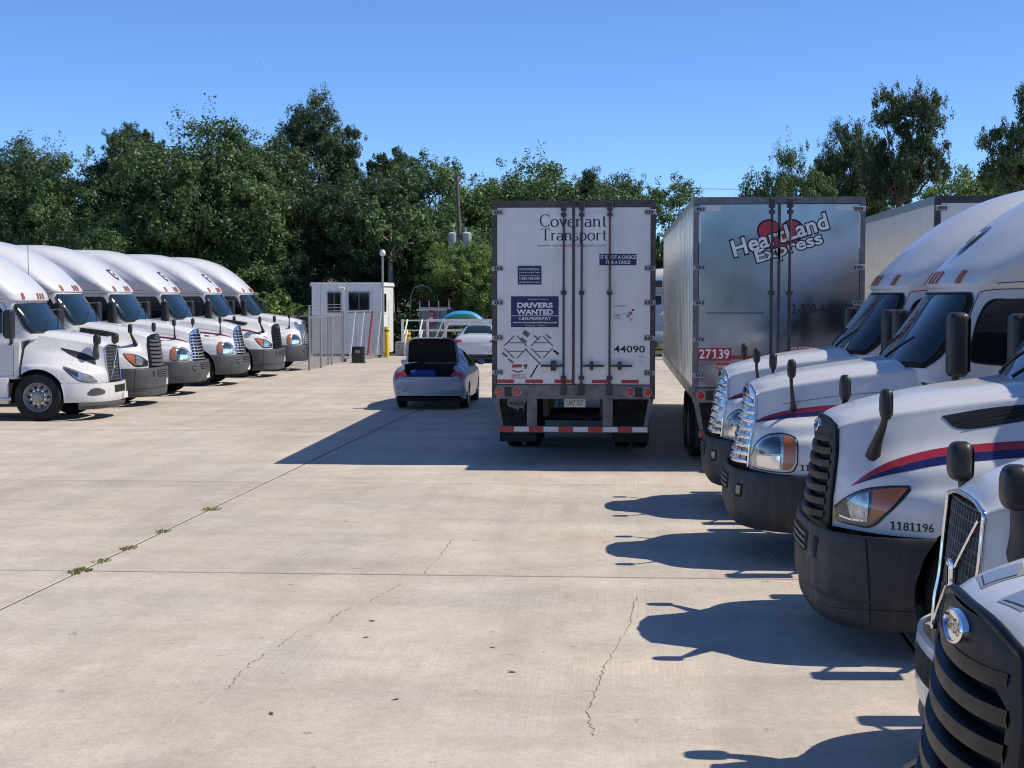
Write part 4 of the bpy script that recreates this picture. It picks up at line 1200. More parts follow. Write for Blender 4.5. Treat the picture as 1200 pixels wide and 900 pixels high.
# ------------------------------------------------------------------ box trailers
def decal(parent, x0, x1, z0, z1, y, material, name='sticker'):
    return MB().add([(x0, y, z0), (x1, y, z0), (x1, y, z1), (x0, y, z1)], [(0, 1, 2, 3)]).build(name, material, parent)
def write(parent, body, x0, x1, z0, z1, y, material, bold=0.0, shear=0.0, rot=0.0, name='lettering', piv=None, space=1.0):
    v, f = text_fit(body, x0, x1, z0, z1, bold, shear, space)
    if rot:
        c = np.array(piv or ((x0 + x1) / 2, (z0 + z1) / 2)); a = R(rot)
        d = v - c; v = c + np.stack([d[:, 0] * math.cos(a) - d[:, 1] * math.sin(a), d[:, 0] * math.sin(a) + d[:, 1] * math.cos(a)], 1)
    return MB().add([(p[0], y, p[1]) for p in v], f).build(name, material, parent)
W, HT, ZF = 1.30, 4.11, 1.03       # half width, height, underside of the sill
def trailer(name, loc, length, body, door_mat, side_mat, frame_mat, rods, side_panels=True):
    root = empty(name, loc); root.scale = (1, 1, 1.022)
    fr = MB()
    # rear frame: posts, header, sill
    fr.box(-W, -W + .075, 0, .10, ZF, HT).box(W - .075, W, 0, .10, ZF, HT).box(-W + .075, W - .075, 0, .10, HT - .10, HT)
    fr.build('rear_frame', frame_mat, root)
    sill = MB().box(-W + .075, W - .075, -.02, .12, ZF, ZF + .215).build('sill', 'steel_grey', root)
    MB().box(-W + .03, W - .03, .10, length, HT - .07, HT - .02).build('roof', 'aluminium', root)
    MB().box(-W + .02, W - .02, length - .06, length, 1.2, HT - .02).build('front_wall', side_mat, root)
    MB().box(-W + .02, W - .02, .12, length, 1.12, 1.2).build('floor_deck', 'steel_dark', root)
    for s in (1, -1):
        MB().box(min(s * (W - .03), s * W), max(s * (W - .03), s * W), .10, length, HT - .12, HT + .0).build('top_rail', 'aluminium', root)
        MB().box(min(s * (W - .03), s * W), max(s * (W - .03), s * W), .10, length, 1.08, 1.24).build('bottom_rail', 'aluminium', root)
        n = 27 if side_panels == 'ribs' else 13
        st = (length - .14) / n
        for k in range(n):
            y0 = .11 + k * st
            pn = MB()
            xo = s * (W - .018)
            pn.box(min(xo, xo - s * .008), max(xo, xo - s * .008), y0 + .004, y0 + st - .004, 1.24, HT - .12)
            pn.build('side_panel', side_mat, root)
            if side_panels == 'ribs':
                MB().box(min(xo, xo + s * .014), max(xo, xo + s * .014), y0 - .035, y0 + .035, 1.24, HT - .12).build('side_post', 'mirror_side', root)
    # doors
    dz0, dz1 = ZF + .225, HT - .105
    doors = []
    for s in (-1, 1):
        x0, x1 = (-W + .08, -.008) if s < 0 else (.008, W - .08)
        d = MB().rbox(x0, x1, .012, .06, dz0, dz1, .006, 1).build('door', door_mat, root)
        doors.append(d)
        for z in (3.93, 3.06, 2.53, 1.98, 1.44):
            xa = -W if s < 0 else W
            h = MB()
            h.rbox(min(xa - s * .0, xa - s * .18), max(xa, xa - s * .18), -.012, .011, z - .04, z + .04, .008, 1)
            h.build('hinge', 'galvanised', d)
            hb_ = MB()
            hb_.v = []
            for q in (.06, .10, .15): hb_.box(xa - s * q - .012, xa - s * q + .012, -.02, -.012, z - .02, z + .02)
            hb_.build('hinge_bolt', 'steel_dark', d)['kind'] = 'stuff'
    for xr, hz, hside in rods:
        d = doors[0] if xr < 0 else doors[1]
        rd = MB().tube([(xr, -.035, ZF + .12), (xr, -.035, HT - .03)], .017, 8).build('lock_rod', 'steel_dark', d)
        for z, h_ in ((2.68, .03), (ZF + .33, .03), (ZF + .15, .09), (HT - .09, .07), (HT - .22, .03)):
            MB().rbox(xr - .045, xr + .045, -.055, -.003 if h_ < .05 else -.021, z - h_, z + h_, .010, 1).build('rod_keeper', 'steel_dark', d)
        if hz:
            hm = MB().bar((xr, -.05, hz), (xr + hside * .36, -.05, hz), .02, .035)
            hm.rbox(xr + hside * .13, xr + hside * .19, -.075, -.02, hz - .065, hz + .065, .012, 1)
            hm.build('door_handle', 'steel_dark', d)
    MB().box(-.022, .022, -.004, .010, dz0, dz1).build('door_seal', 'rust_frame', doors[0])
    # underride guard, lights, axles
    g = MB()
    for x in (-.66, .55):
        g.box(x - .08, x + .08, .02, .10, .56, ZF)
    g.rbox(-1.2, 1.2, .0, .09, .50, .60, .012, 1)
    go = g.build('underride_guard', 'steel_grey', root)
    for k in range(10):
        x0 = -1.18 + k * .236
        decal(go, x0 + (.0), x0 + (.236 if k % 2 == 0 else .236), .515, .592, -.0035, 'tape_red' if k % 2 == 0 else 'tape_white', 'reflective_tape')
    for s in (-1, 1):
        MB().add([(s * 1.28, .05, ZF), (s * 1.20, .05, ZF), (s * 1.12, .05, .58), (s * 1.18, .05, .58), (s * 1.28, .10, ZF), (s * 1.20, .10, ZF), (s * 1.12, .10, .58), (s * 1.18, .10, .58)],
                 [(0, 1, 2, 3), (4, 7, 6, 5), (0, 3, 7, 4), (1, 5, 6, 2), (0, 4, 5, 1), (3, 2, 6, 7)]).build('side_brace', 'steel_grey', root)
        for x in (1.18, .90):
            l = MB().lathe([(.001, -.050), (.045, -.048), (.056, -.036), (.056, -.021)], (s * x, 0, 1.14), 'y', 20).build('tail_light', 'lamp_red', sill)
            MB().lathe([(.056, -.030), (.072, -.030), (.072, -.0205)], (s * x, 0, 1.14), 'y', 20).build('lamp_ring', 'galvanised', sill)
        MB().box(s * 1.04 - .055, s * 1.04 + .055, -.026, -.021, 1.07, 1.21).build('junction_box', 'black_plastic', sill)
        MB().box(min(s * .62, s * 1.22), max(s * .62, s * 1.22), .62, .64, .30, 1.08).build('mud_flap', 'rubber', root)
        for ya in (1.75, 3.0):
            for xx in (1.10, .78):
                wheel('wheel', root, (s * xx, ya, .515), s) if False else None
    return root, doors, sill
def trailer_wheels(root, ys):
    # axles run along x: build each wheel about the y axis, then turn it
    for ya in ys:
        for s in (-1, 1):
            for xx in (1.12, .79):
                w = wheel('wheel', root, (0, 0, 0), s, width=.27, rad=.515)
                w.location = (s * xx, ya, .515); w.rotation_euler = (0, 0, R(-90))
        MB().tube([(-1.0, ya, .515), (1.0, ya, .515)], .07, 10).build('axle', 'steel_dark', root)
    MB().box(-.5, -.42, .4, 5.2, .72, 1.12).box(.42, .5, .4, 5.2, .72, 1.12).build('slider_rail', 'steel_dark', root)
    for s in (-1, 1): MB().box(s * .6 - .06, s * .6 + .06, 11.6, 11.72, .05, 1.12).box(s * .6 - .14, s * .6 + .14, 11.5, 11.82, .0, .05).build('landing_leg', 'steel_grey', root)

rodsA = [(-.155, 1.55, -1), (.13, 1.55, 1), (.575, 1.55, 1)]
COVX, COVY = -.625, 24.45
cov, cd, csill = trailer('box_trailer', (COVX, COVY, 0), 16.15, 'white', 'trailer_white', 'trailer_white', 'rust_frame', rodsA)
tag(cov, 'white box trailer with Covenant Transport lettering and number 44090 on its rear doors', 'trailer', 'box trailers backed up side by side')
trailer_wheels(cov, (3.1, 4.4))
U = lambda px: (px - 675) / 73.1
V = lambda py: 4.11 - (py - 237) / 73.9
d0, d1 = cd
YS = .0075
decal(d0, U(632), U(663.5), V(291.5), V(252), .0095, 'trailer_white2', 'sign_panel')
decal(d1, U(686.5), U(715.5), V(291.5), V(252), .0095, 'trailer_white2', 'sign_panel')
def serif(parent, body, x0, x1, z, em, material):
    mb = serif_text(body, x0, x1, z, em)
    mb.v = [(x, YS - l, y) for x, y, l in mb.v]
    return mb.build('lettering', material, parent)
serif(d0, 'Covenant', U(635.5), U(713.5), V(267), .195, 'ink_black')
serif(d0, 'Transport', U(637), U(713.5), V(282.5), .185, 'ink_black')
write(d0, 'www.covenanttransport.com', U(633.5), U(712.5), V(291), V(286.8), YS, 'ink_red')
st = decal(d0, U(610.2), U(637.8), V(333), V(311.5), YS, 'ink_navy')
for k, (tx, h) in enumerate((('CAR PROFESSIONAL', 2.4), ('Driving for the Team', 1.9), ('Covenant Transport', 1.9), ('1-800-428-5390', 2.8), ('the best drivers around', 1.8))):
    write(st, tx, U(612), U(636), V(316.6 + k * 3.6), V(316.6 + k * 3.6 - h), YS - .003, 'ink_white', bold=.008)
st = decal(d0, U(602.3), U(657.8), V(382), V(346.5), YS, 'ink_navy')
write(st, 'DRIVERS', U(609.5), U(651), V(359.7), V(353.7), YS - .003, 'ink_white', bold=.035)
write(st, 'WANTED', U(609), U(651.5), V(367.6), V(361.4), YS - .003, 'ink_white', bold=.035)
decal(st, U(603), U(657.3), V(369.2), V(368.6), YS - .003, 'ink_white', 'rule')
write(st, '1.855.MORE.PAY', U(611.5), U(649), V(373.7), V(370.3), YS - .003, 'ink_white', bold=.02)
write(st, 'www.covenantdrivers.com', U(604.5), U(656), V(377.6), V(375.0), YS - .003, 'ink_white', bold=.012)
write(st, 'Teams - Solo', U(619), U(642), V(380.8), V(379.3), YS - .003, 'ink_white')
write(st, 'Covenant Transport', U(622), U(646), V(351.0), V(349.0), YS - .003, 'ink_white')
st = decal(d1, U(705), U(747.8), V(311), V(298), YS, 'ink_navy')
write(st, 'IT IS NOT A CHOICE', U(706.5), U(747), V(303.9), V(299.6), YS - .003, 'ink_white', bold=.02)
write(st, 'IT IS A CHILD', U(713), U(741), V(309.6), V(305.5), YS - .003, 'ink_white', bold=.02)
write(d1, '44090', U(722), U(758), V(411.2), V(403), YS, 'ink_black', bold=.012)
write(d1, 'CAUTION', U(721.5), U(737), V(358.6), V(357), YS, 'ink_grey')
for k, tx in enumerate(('WIDE', 'RIGHT', 'TURNS')): write(d1, tx, U(721.5), U(728.5 + k), V(368.4 + 2.2 * k), V(366.8 + 2.2 * k), YS, 'ink_grey')
def stroke(parent, pts, w, y, material, name='marking'):
    pts = np.array([(U(a), V(b)) for a, b in pts]); L = []; Q = []
    for i in range(len(pts)):
        t = pts[min(i + 1, len(pts) - 1)] - pts[max(0, i - 1)]; t = t / (np.linalg.norm(t) + 1e-9)
        n = np.array([-t[1], t[0]]) * w / 2
        L.append((pts[i][0] + n[0], y, pts[i][1] + n[1])); Q.append((pts[i][0] - n[0], y, pts[i][1] - n[1]))
    return MB().grid(np.array([L, Q])).build(name, material, parent)
ma = lambda cx, cy, r, a0, a1: [(cx + r * math.cos(R(a0 + (a1 - a0) * i / 10)), cy + r * math.sin(R(a0 + (a1 - a0) * i / 10))) for i in range(11)]
stroke(d1, ma(741, 366, 1.6, 0, 360), .02, YS, 'ink_red'); stroke(d1, [(743, 363), (745.2, 361.5)], .025, YS, 'ink_black'); stroke(d1, [(737, 370), (740, 368.5)], .02, YS, 'ink_black')
stroke(d1, [(740, 371), (741, 375), (743.5, 371)], .01, YS, 'ink_grey'); stroke(d1, [(731, 366.5), (737, 366.8)], .006, YS, 'ink_grey')
stroke(d1, [(750, 415.5), (757, 415.2)], .006, YS, 'ink_grey'); stroke(d1, [(751, 421), (757, 420.6)], .006, YS, 'ink_grey')
# placard holders: two worn diamonds and a half one
def diamond(cx, cy, r, gaps):
    c = [(cx, cy - r), (cx + r, cy), (cx, cy + r), (cx - r, cy), (cx, cy - r)]
    for i in range(4):
        if i in gaps: continue
        a, b = c[i], c[i + 1]
        stroke(d0, [(a[0] * .9 + b[0] * .1, a[1] * .9 + b[1] * .1), (a[0] * .1 + b[0] * .9, a[1] * .1 + b[1] * .9)], .017, YS, 'ink_grey', 'placard_frame')
    for dy in (-5, 5): stroke(d0, [(cx - r + abs(dy) + 1, cy + dy), (cx + r - abs(dy) - 1, cy + dy)], .012, YS, 'ink_grey', 'placard_rule')
diamond(607.5, 405, 14.5, ()); diamond(638.5, 405, 14, ())
stroke(d0, [(634, 425), (625, 440)], .022, YS, 'ink_black', 'placard_frame')
stroke(d0, [(620, 408), (637, 425)], .02, YS, 'ink_grey', 'placard_frame')
for (x, y, w, m_) in ((620, 389.5, .07, 'ink_grey'), (617, 397, .03, 'ink_grey'), (595, 414, .03, 'ink_grey'), (602, 421, .025, 'ink_grey'), (655, 411, .035, 'ink_black'), (632, 394, .018, 'ink_grey'), (646, 393, .02, 'ink_grey')):
    stroke(d0, [(x - 3, y - 2.4), (x + 3, y + 2.4)], w, YS - .002, m_, 'placard_scrap')
stroke(d0, [(603.5, 427), (615, 426.5)], .05, YS, 'ink_red', 'sticker'); stroke(d0, [(617, 427), (621, 425), (619, 430)], .03, YS, 'ink_black', 'sticker')
stroke(d0, [(604, 432), (610, 434), (616, 432.5)], .022, YS, 'ink_red', 'sticker'); write(d0, 'SAFETY', U(603), U(620), V(439.6), V(436), YS, 'ink_red')
stroke(d0, [(603, 440.6), (620.5, 440.6)], .008, YS, 'ink_black', 'sticker')
for a, b in ((586, 606), (619, 639.5), (653, 675), (697, 716.5), (731, 751)):
    pr = d0 if a < 676 else d1
    decal(pr, U(a), min(U(b), U(674)) if a < 676 else U(b), V(446.5), V(442.5), YS, 'tape_red', 'reflective_tape')
lp = MB().box(U(664.5), U(689), .16, .17, V(475), V(464)).build('licence_plate', 'plate', cov)
write(lp, 'U47 I57', U(667), U(686.5), V(473), V(466.5), .157, 'ink_navy')
# map sticker on the left mud flap
usa = [(0, .55), (.05, .9), (.18, .95), (.5, .98), (.56, .85), (.64, .80), (.70, .90), (.80, .78), (.92, .92), (.97, .98), (1, .84), (.9, .66), (.88, .5), (.80, .32), (.84, .10), (.80, .04), (.76, .22), (.60, .25), (.50, .05), (.42, .22), (.34, .20), (.22, .30), (.10, .32), (.03, .42)]
MB().add([(-1.10 + .34 * a, .616, .78 + .25 * b) for a, b in usa], [tuple(range(len(usa)))]).build('map_sticker', 'fence_grey', cov)
write(cov, 'WABASH', -1.07, -.82, .88, .94, .612, 'ink_black', bold=.01)

# polished trailer
HLX, HLY = 2.53, 23.75
rodsB = [(-.11, 1.62, -1), (.165, 1.62, 1)]
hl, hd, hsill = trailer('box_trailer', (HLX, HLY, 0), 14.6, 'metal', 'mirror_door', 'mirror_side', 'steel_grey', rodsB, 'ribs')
tag(hl, 'polished metal box trailer with red heart logo and number 27139', 'trailer', 'box trailers backed up side by side')
trailer_wheels(hl, (2.2, 3.5))
HU = lambda px: (px - 916.5) / 75.8
HV = lambda py: 4.11 - (py - 231.5) / 75.8
h0, h1 = hd
def heart(cx, cz, w, h, y, material):
    v = []
    for i in range(48):
        t = 2 * math.pi * i / 48
        v.append((cx + w * math.sin(t) ** 3 * 1.0, y, cz + h * (13 * math.cos(t) - 5 * math.cos(2 * t) - 2 * math.cos(3 * t) - math.cos(4 * t)) / 17))
    return MB().add(v, [tuple(range(48))]).build('heart', material, h0)
heart(HU(918), HV(276), .36, .37, .0075, 'ink_black'); heart(HU(918), HV(276), .33, .335, .0045, 'logo_red')
def logo(body, x0, x1, z0, z1, rot, piv):
    write(h0, body, x0 - .02, x1 + .02, z0 - .025, z1 + .025, .0005, 'ink_black', bold=.065, rot=rot, piv=piv, name='lettering_outline')
    write(h0, body, x0, x1, z0, z1, -.004, 'ink_white', bold=.022, rot=rot, piv=piv)
pv_ = (HU(917), HV(276))
logo('HeartLand', HU(861), HU(974), HV(284), HV(265), 16.5, pv_)
logo('Express', HU(884), HU(963), HV(302), HV(283.5), 16.5, pv_)
write(h1, '1-800-441-4953', HU(932), HU(1009), HV(363.5), HV(352), .0075, 'ink_black', bold=.035)
write(h0, 'www.heartlandexpress.com', HU(833), HU(900), HV(364.5), HV(361), .0075, 'ink_black', bold=.01)
decal(h0, HU(823.5), HU(862.5), HV(417), HV(402.5), .0075, 'stripe_red'); write(h0, '27139', HU(825.5), HU(860.5), HV(415), HV(404), .0045, 'ink_white', bold=.02)
decal(h0, HU(862.5), HU(914), HV(415.5), HV(411), .0075, 'stripe_red', 'red_band')
decal(h1, HU(929), HU(957), HV(406.5), HV(400), .0075, 'ink_red'); write(h1, 'REFLECTIVE', HU(930), HU(956), HV(405.6), HV(401), .0045, 'ink_white', bold=.01)
sh_ = [(845, 420), (849, 418.5), (853, 420), (857, 418.5), (861, 420), (860, 426), (853, 430), (846, 426)]
MB().add([(HU(a), .0075, HV(b)) for a, b in sh_], [tuple(range(8))]).build('shield_sticker', 'ink_red', h0)
write(h0, 'WABASH', HU(846.5), HU(859.5), HV(425.5), HV(422), .0045, 'ink_white')
for a, b in ((823, 832), (960, 985)): decal(h0 if a < 900 else h1, HU(a), HU(b), HV(438), HV(434), .0075, 'tape_red', 'reflective_tape')
for a, b, c, d_ in ((820.8, 824, 252, 283), (1004, 1007, 250, 290)): decal(h0 if a < 900 else h1, HU(a + 3), HU(b + 3), HV(d_), HV(c), .0075, 'tape_white', 'reflective_tape')
for a, b in ((826, 849), (981, 1006)): decal(h0 if a < 900 else h1, HU(a), HU(b), HV(247), HV(241.5), .0075, 'tape_white', 'reflective_tape')
# third trailer
tr3, td, ts = trailer('box_trailer', (6.14, 23.6, 0), 14.6, 'white', 'trailer_white', 'trailer_white2', 'steel_dark', rodsB)
tag(tr3, 'white smooth-sided box trailer standing on the far side of the polished trailer', 'trailer', 'box trailers backed up side by side')
trailer_wheels(tr3, (1.6, 2.9))
# ------------------------------------------------------------------ sedans: local frame rear bumper at y=0, +y forward
def sedan(name, loc, material, trunk_open, L=4.55, wid=.875, hgt=1.44):
    root = empty(name, loc)
    k = L / 4.55; h = hgt / 1.44
    # stations: y, [half profile (x,z)] from centre top to sill
    st = [
        (.00, [(0, .80), (.30, .80), (.62, .79), (.76, .72), (.78, .55), (.72, .34)]),
        (.06, [(0, .95), (.32, .95), (.66, .92), (.82, .78), (.84, .56), (.79, .30)]),
        (.18, [(0, 1.07), (.34, 1.065), (.69, 1.02), (.86, .84), (.875, .58), (.82, .27)]),
        (.50, [(0, 1.09), (.36, 1.085), (.71, 1.03), (.87, .86), (.885, .58), (.83, .24)]),
        (.86, [(0, 1.10), (.38, 1.095), (.72, 1.03), (.87, .86), (.885, .58), (.84, .22)]),
        (1.20, [(0, 1.28), (.38, 1.27), (.66, 1.14), (.87, .90), (.885, .58), (.84, .22)]),
        (1.65, [(0, 1.42), (.36, 1.405), (.60, 1.30), (.86, .93), (.885, .58), (.84, .22)]),
        (2.15, [(0, 1.44), (.36, 1.425), (.60, 1.33), (.86, .93), (.885, .58), (.84, .22)]),
        (2.65, [(0, 1.40), (.36, 1.385), (.59, 1.30), (.86, .92), (.885, .58), (.84, .22)]),
        (3.10, [(0, 1.18), (.40, 1.17), (.66, 1.10), (.86, .90), (.885, .58), (.84, .22)]),
        (3.45, [(0, 1.00), (.42, .99), (.70, .95), (.86, .86), (.885, .58), (.84, .22)]),
        (4.05, [(0, .90), (.42, .89), (.68, .85), (.83, .78), (.86, .56), (.80, .24)]),
        (4.40, [(0, .78), (.38, .77), (.60, .73), (.74, .66), (.77, .50), (.72, .26)]),
        (4.55, [(0, .60), (.3, .60), (.48, .58), (.60, .54), (.62, .46), (.58, .34)])]
    G = np.array([[(x * wid / .885, y * k, z * h) for x, z in p] for y, p in st])
    nu, nv = 92, 30
    G = pchip(G, nu); G = np.swapaxes(crom(np.swapaxes(G, 0, 1), nv), 0, 1)
    # drop the boot opening, cut wheel arches
    ar = .345; wy = (.98 * k, 3.62 * k); za = .31
    mb = MB()
    vs = G.reshape(-1, 3).copy()
    # pull vertices lying inside an arch on to its rim
    for v in vs:
        for w in wy:
            dx, dz = v[1] - w, v[2] - za
            r = math.hypot(dx, dz)
            if abs(v[0]) > .45 and r < ar:
                a = math.atan2(max(dz, .0), dx) if dz > -.05 else (0 if dx > 0 else math.pi)
                v[1] = w + ar * math.cos(a); v[2] = za + ar * math.sin(a) if dz > -.05 else v[2]
    fs = []
    for i in range(nu - 1):
        for j in range(nv - 1):
            y = (G[i, j, 1] + G[i + 1, j, 1]) / 2; x = (G[i, j, 0] + G[i, j + 1, 0]) / 2; z = G[i:i + 2, j:j + 2, 2].mean()
            if trunk_open and y < .80 * k and y > .0 and x < .60 and z > .76: continue
            fs.append((i * nv + j, i * nv + j + 1, (i + 1) * nv + j + 1, (i + 1) * nv + j))
    mb.add(vs, fs)
    if not trunk_open:
        e = G[0]; mb.grid(np.array([e, [(0, p[1], p[2]) for p in e]]))
    else:
        e = [p for p in G[0] if p[2] <= .79]; mb.grid(np.array([e, [(0, p[1], p[2]) for p in e]]))
    e = G[-1]; mb.grid(np.array([e, [(0, p[1], p[2]) for p in e]]))
    shell = MB().add(mb.v, mb.f)
    full = MB().grid(G)
    mb.v = mb.v; o_ = len(mb.v)
    mb.v.extend([(-x, y, z) for x, y, z in mb.v]); mb.f.extend([tuple(i + o_ for i in f[::-1]) for f in list(mb.f)])
    mb.build('body', material, root, ang=40, weld=True)
    full.v, o_ = full.v, len(full.v)
    full.v.extend([(-x, y, z) for x, y, z in full.v]); full.f.extend([tuple(i + o_ for i in f[::-1]) for f in list(full.f)])
    bv = bvh_of(full)
    MB().box(-.78, .78, .10, 4.3 * k, .20, .30).build('underbody', 'black_matte', root)
    # rear window and windscreen (from above)
    def top_patch(ya, yb, xa, xb, off, n=12, m=10):
        P = [(u * (xa + (xb - xa) * v), (ya + (yb - ya) * v) * k, 0) for v in np.linspace(0, 1, n) for u in np.linspace(-1, 1, m)]
        q = proj_pts([(p[0], p[1], 2.0) for p in P], bv, (0, 0, -1), off, back=1)
        return MB().grid(np.array([tuple(p) for p in q]).reshape(n, m, 3))
    top_patch(.93, 1.60, .60, .46, .008).build('rear_window', 'glass_dark', root)
    top_patch(2.72, 3.32, .50, .66, .008).build('windscreen', 'glass_dark', root)
    def lat(a, b, off, s, n=14, m=6):
        P = strip(a, b, n, m)
        q = proj_pts([(0, p[0] * k, p[1] * h) for p in P.reshape(-1, 2)], bv, (-s, 0, 0), off)
        return MB().grid(np.array([tuple(p) for p in q]).reshape(n, m, 3))
    for s in (1, -1):
        lat([(1.38, 1.20), (1.62, 1.29), (2.02, 1.31)], [(1.30, 1.0), (1.6, .965), (2.02, .955)], .008, s).build('side_window', 'glass_side', root)
        lat([(2.10, 1.31), (2.5, 1.285), (2.85, 1.16), (3.15, 1.01)], [(2.10, .955), (2.5, .95), (2.85, .945), (3.18, .945)], .008, s).build('side_window', 'glass_side', root)
        for yy in (1.28, 2.06, 3.10):
            lat([(yy, .93), (yy + .006, .93)], [(yy, .30), (yy + .006, .30)], .003, s, 2, 8).build('door_gap', 'black_matte', root)
        for yy in (1.42, 2.20):
            MB().rbox(s * wid - .02, s * wid + .03, yy * k, yy * k + .2, .80 * h, .83 * h, .008, 1).build('door_handle', material, root)
        MB().rbox(min(s * .90, s * 1.06), max(s * .90, s * 1.06), 2.95 * k, 3.07 * k, .95 * h, 1.07 * h, .03).build('wing_mirror', material, root)
        # tail lamps
        P = strip([(s * .58, .90), (s * .68, .90), (s * .80, .86)], [(s * .50, .80), (s * .66, .74), (s * .80, .72)], 10, 6)
        q = proj_pts([(p[0] * wid / .885, -1, p[1] * h) for p in P.reshape(-1, 2)], bv, (0, 1, 0), .012, back=2)
        MB().grid(np.array([tuple(p) for p in q]).reshape(10, 6, 3)).build('tail_light', 'lamp_red', root, ang=60)
        for w in wy:
            wl = wheel('wheel', root, (0, 0, 0), s, rad=.315, width=.20, rim='aluminium')
            wl.location = (s * (wid - .12), w, .315); wl.rotation_euler = (0, 0, R(-90))
            a = np.linspace(0, math.pi, 14)
            MB().grid(np.array([[(xx, w + (ar - .002) * math.cos(t), za + (ar - .002) * math.sin(t)) for t in a] for xx in (s * .5, s * (wid - .03))])).build('wheel_well', 'black_matte', root)
    # rear bumper details
    def rear(a, b, off, n=10, m=4):
        P = strip(a, b, n, m)
        q = proj_pts([(p[0], -1, p[1] * h) for p in P.reshape(-1, 2)], bv, (0, 1, 0), off, back=2)
        return MB().grid(np.array([tuple(p) for p in q]).reshape(n, m, 3))
    rear([(-.60, .36), (-.3, .37), (.3, .37), (.60, .36)], [(-.58, .28), (-.3, .28), (.3, .28), (.58, .28)], .006).build('bumper_insert', 'black_plastic', root)
    for s in (-1, 1): rear([(s * .58, .47), (s * .72, .475)], [(s * .60, .44), (s * .72, .445)], .008, 5, 3).build('reflective_patch', 'lamp_red_dark', root)
    return root, k, h, bv, rear
c1, ck, chh, cbv, crear = sedan('sedan_car', (-4.32, 35.9, 0), 'silver_paint', True)
tag(c1, 'silver sedan with its boot lid standing open beside the white trailer', 'car')
# boot: inside tub, lid, luggage
MB().box(-.62, .62, .14, .16, .45, .80).box(-.62, .62, .80, .82, .45, 1.06).box(-.64, -.62, .14, .82, .45, 1.0).box(.62, .64, .14, .82, .45, 1.0).box(-.62, .62, .14, .82, .43, .45).build('boot_tub', 'black_matte', c1)
lid = []
for u in np.linspace(-1, 1, 13):
    col = []
    for v in np.linspace(0, 1, 9):
        yy = .80 - .66 * v; zz = .045 * (1 - u * u) * 1.0 - .03 * v
        if v > .85: zz -= (v - .85) * 1.0
        col.append((u * (.64 - .05 * v - .16 * max(0, (v - .7) / .3) ** 2.5), -(.66 * v), zz))
    lid.append(col)
A = Matrix.Translation((0, .80, 1.09)) @ Matrix.Rotation(R(-78), 4, 'X')
outer = MB().grid(np.array(lid)); outer.xform(A)
lo_ = outer.build('boot_lid', 'silver_paint', c1, ang=50)
inn = MB().grid(np.array([[(x * .93, y * .95 - .01, z - .028) for x, y, z in c] for c in lid])); inn.xform(A)
inn.build('lid_lining', 'black_matte', lo_, ang=50)
rim_ = MB()
edge = lid[0] + [c[-1] for c in lid][1:] + lid[-1][::-1][1:]
rim_.grid(np.array([[p for p in edge], [(p[0] * .92, p[1] * .95 - .01, p[2] - .03) for p in edge]])); rim_.xform(A)
rim_.build('lid_edge', 'silver_paint', lo_, ang=50)
for s in (-1, 1): MB().tube([(s * .50, .72, .95), (s * .52, .80, 1.08), (s * .50, .82, 1.18)], .015, 6).build('lid_hinge', 'steel_dark', lo_)
bg = MB().rbox(-.50, .14, .19, .60, .46, .93, .08, 3).build('travel_bag', 'bag_blue'); bg.location = c1.location
tag(bg, 'blue bag packed in the open boot of the silver sedan', 'bag')
bg = MB().rbox(.18, .55, .20, .60, .46, .74, .05, 3).build('travel_bag', 'bag_dark'); bg.location = c1.location
tag(bg, 'dark bag packed in the open boot beside the blue bag', 'bag')
c2, ck, chh, cbv2, crear2 = sedan('sedan_car', (-5.45, 61.0, 0), 'car_white', False, L=5.0, wid=.93, hgt=1.50)
tag(c2, 'pale silver-white sedan with red tail lamp near the ramp railing', 'car')
crear2([(-.26, .80), (.26, .80)], [(-.26, .67), (.26, .67)], .010).build('licence_plate', 'plate', c2)
crear2([(-.60, .655), (0, .66), (.60, .655)], [(-.60, .645), (0, .65), (.60, .645)], .008, 10, 2).build('boot_gap', 'black_matte', c2)
# ------------------------------------------------------------------ guard shack and the gate corner
sx0, sx1, sy0, sy1, sh_ = -13.35, -10.22, 67.6, 71.2, 3.28
sk = empty('guard_shack', ((sx0 + sx1) / 2, sy0, 0))
tag(sk, 'small white guard shack with dark windows and flat roof beside the gate', 'building')
w2 = (sx1 - sx0) / 2; dp = sy1 - sy0
np_ = 8
for k in range(np_):                                   # vertical siding panels, front
    a = -w2 + k * 2 * w2 / np_; MB().box(a + .006, a + 2 * w2 / np_ - .006, 0, .04, .10, sh_ - .16).build('siding_panel', 'shack_white', sk)
for k in range(9):                                     # side facing the aisle
    a = .04 + k * (dp - .04) / 9; MB().box(w2 - .04, w2, a + .006, a + (dp - .04) / 9 - .006, .10, sh_ - .16).build('siding_panel', 'shack_white', sk)
MB().box(-w2 + .01, w2 - .045, .045, dp - .01, .02, sh_ - .17).build('wall', 'fence_grey', sk)
MB().box(-w2 - .06, w2 + .06, -.06, dp + .06, sh_ - .16, sh_ - .08).box(-w2 - .04, w2 + .04, -.04, dp + .04, sh_ - .08, sh_).build('roof', 'shack_white', sk)
MB().box(-w2 + .02, w2 - .02, .02, dp - .02, .0, .10).build('base', 'steel_dark', sk)
for a, b in ((-.82, -.28), (.12, 1.0)):
    wf = MB().box(a - .05, b + .05, -.03, -.002, 1.93, 2.87).build('window', 'fence_grey', sk)
    MB().box(a, (a + b) / 2 - .015, -.036, -.031, 1.98, 2.82).box((a + b) / 2 + .015, b, -.036, -.031, 1.98, 2.82).build('pane', 'glass_side', wf)
wf = MB().box(w2 + .002, w2 + .03, .5, 1.3, 1.9, 2.85).build('window', 'rail_white', sk); MB().box(w2 + .031, w2 + .036, .57, 1.23, 1.97, 2.78).build('pane', 'glass_side', wf)
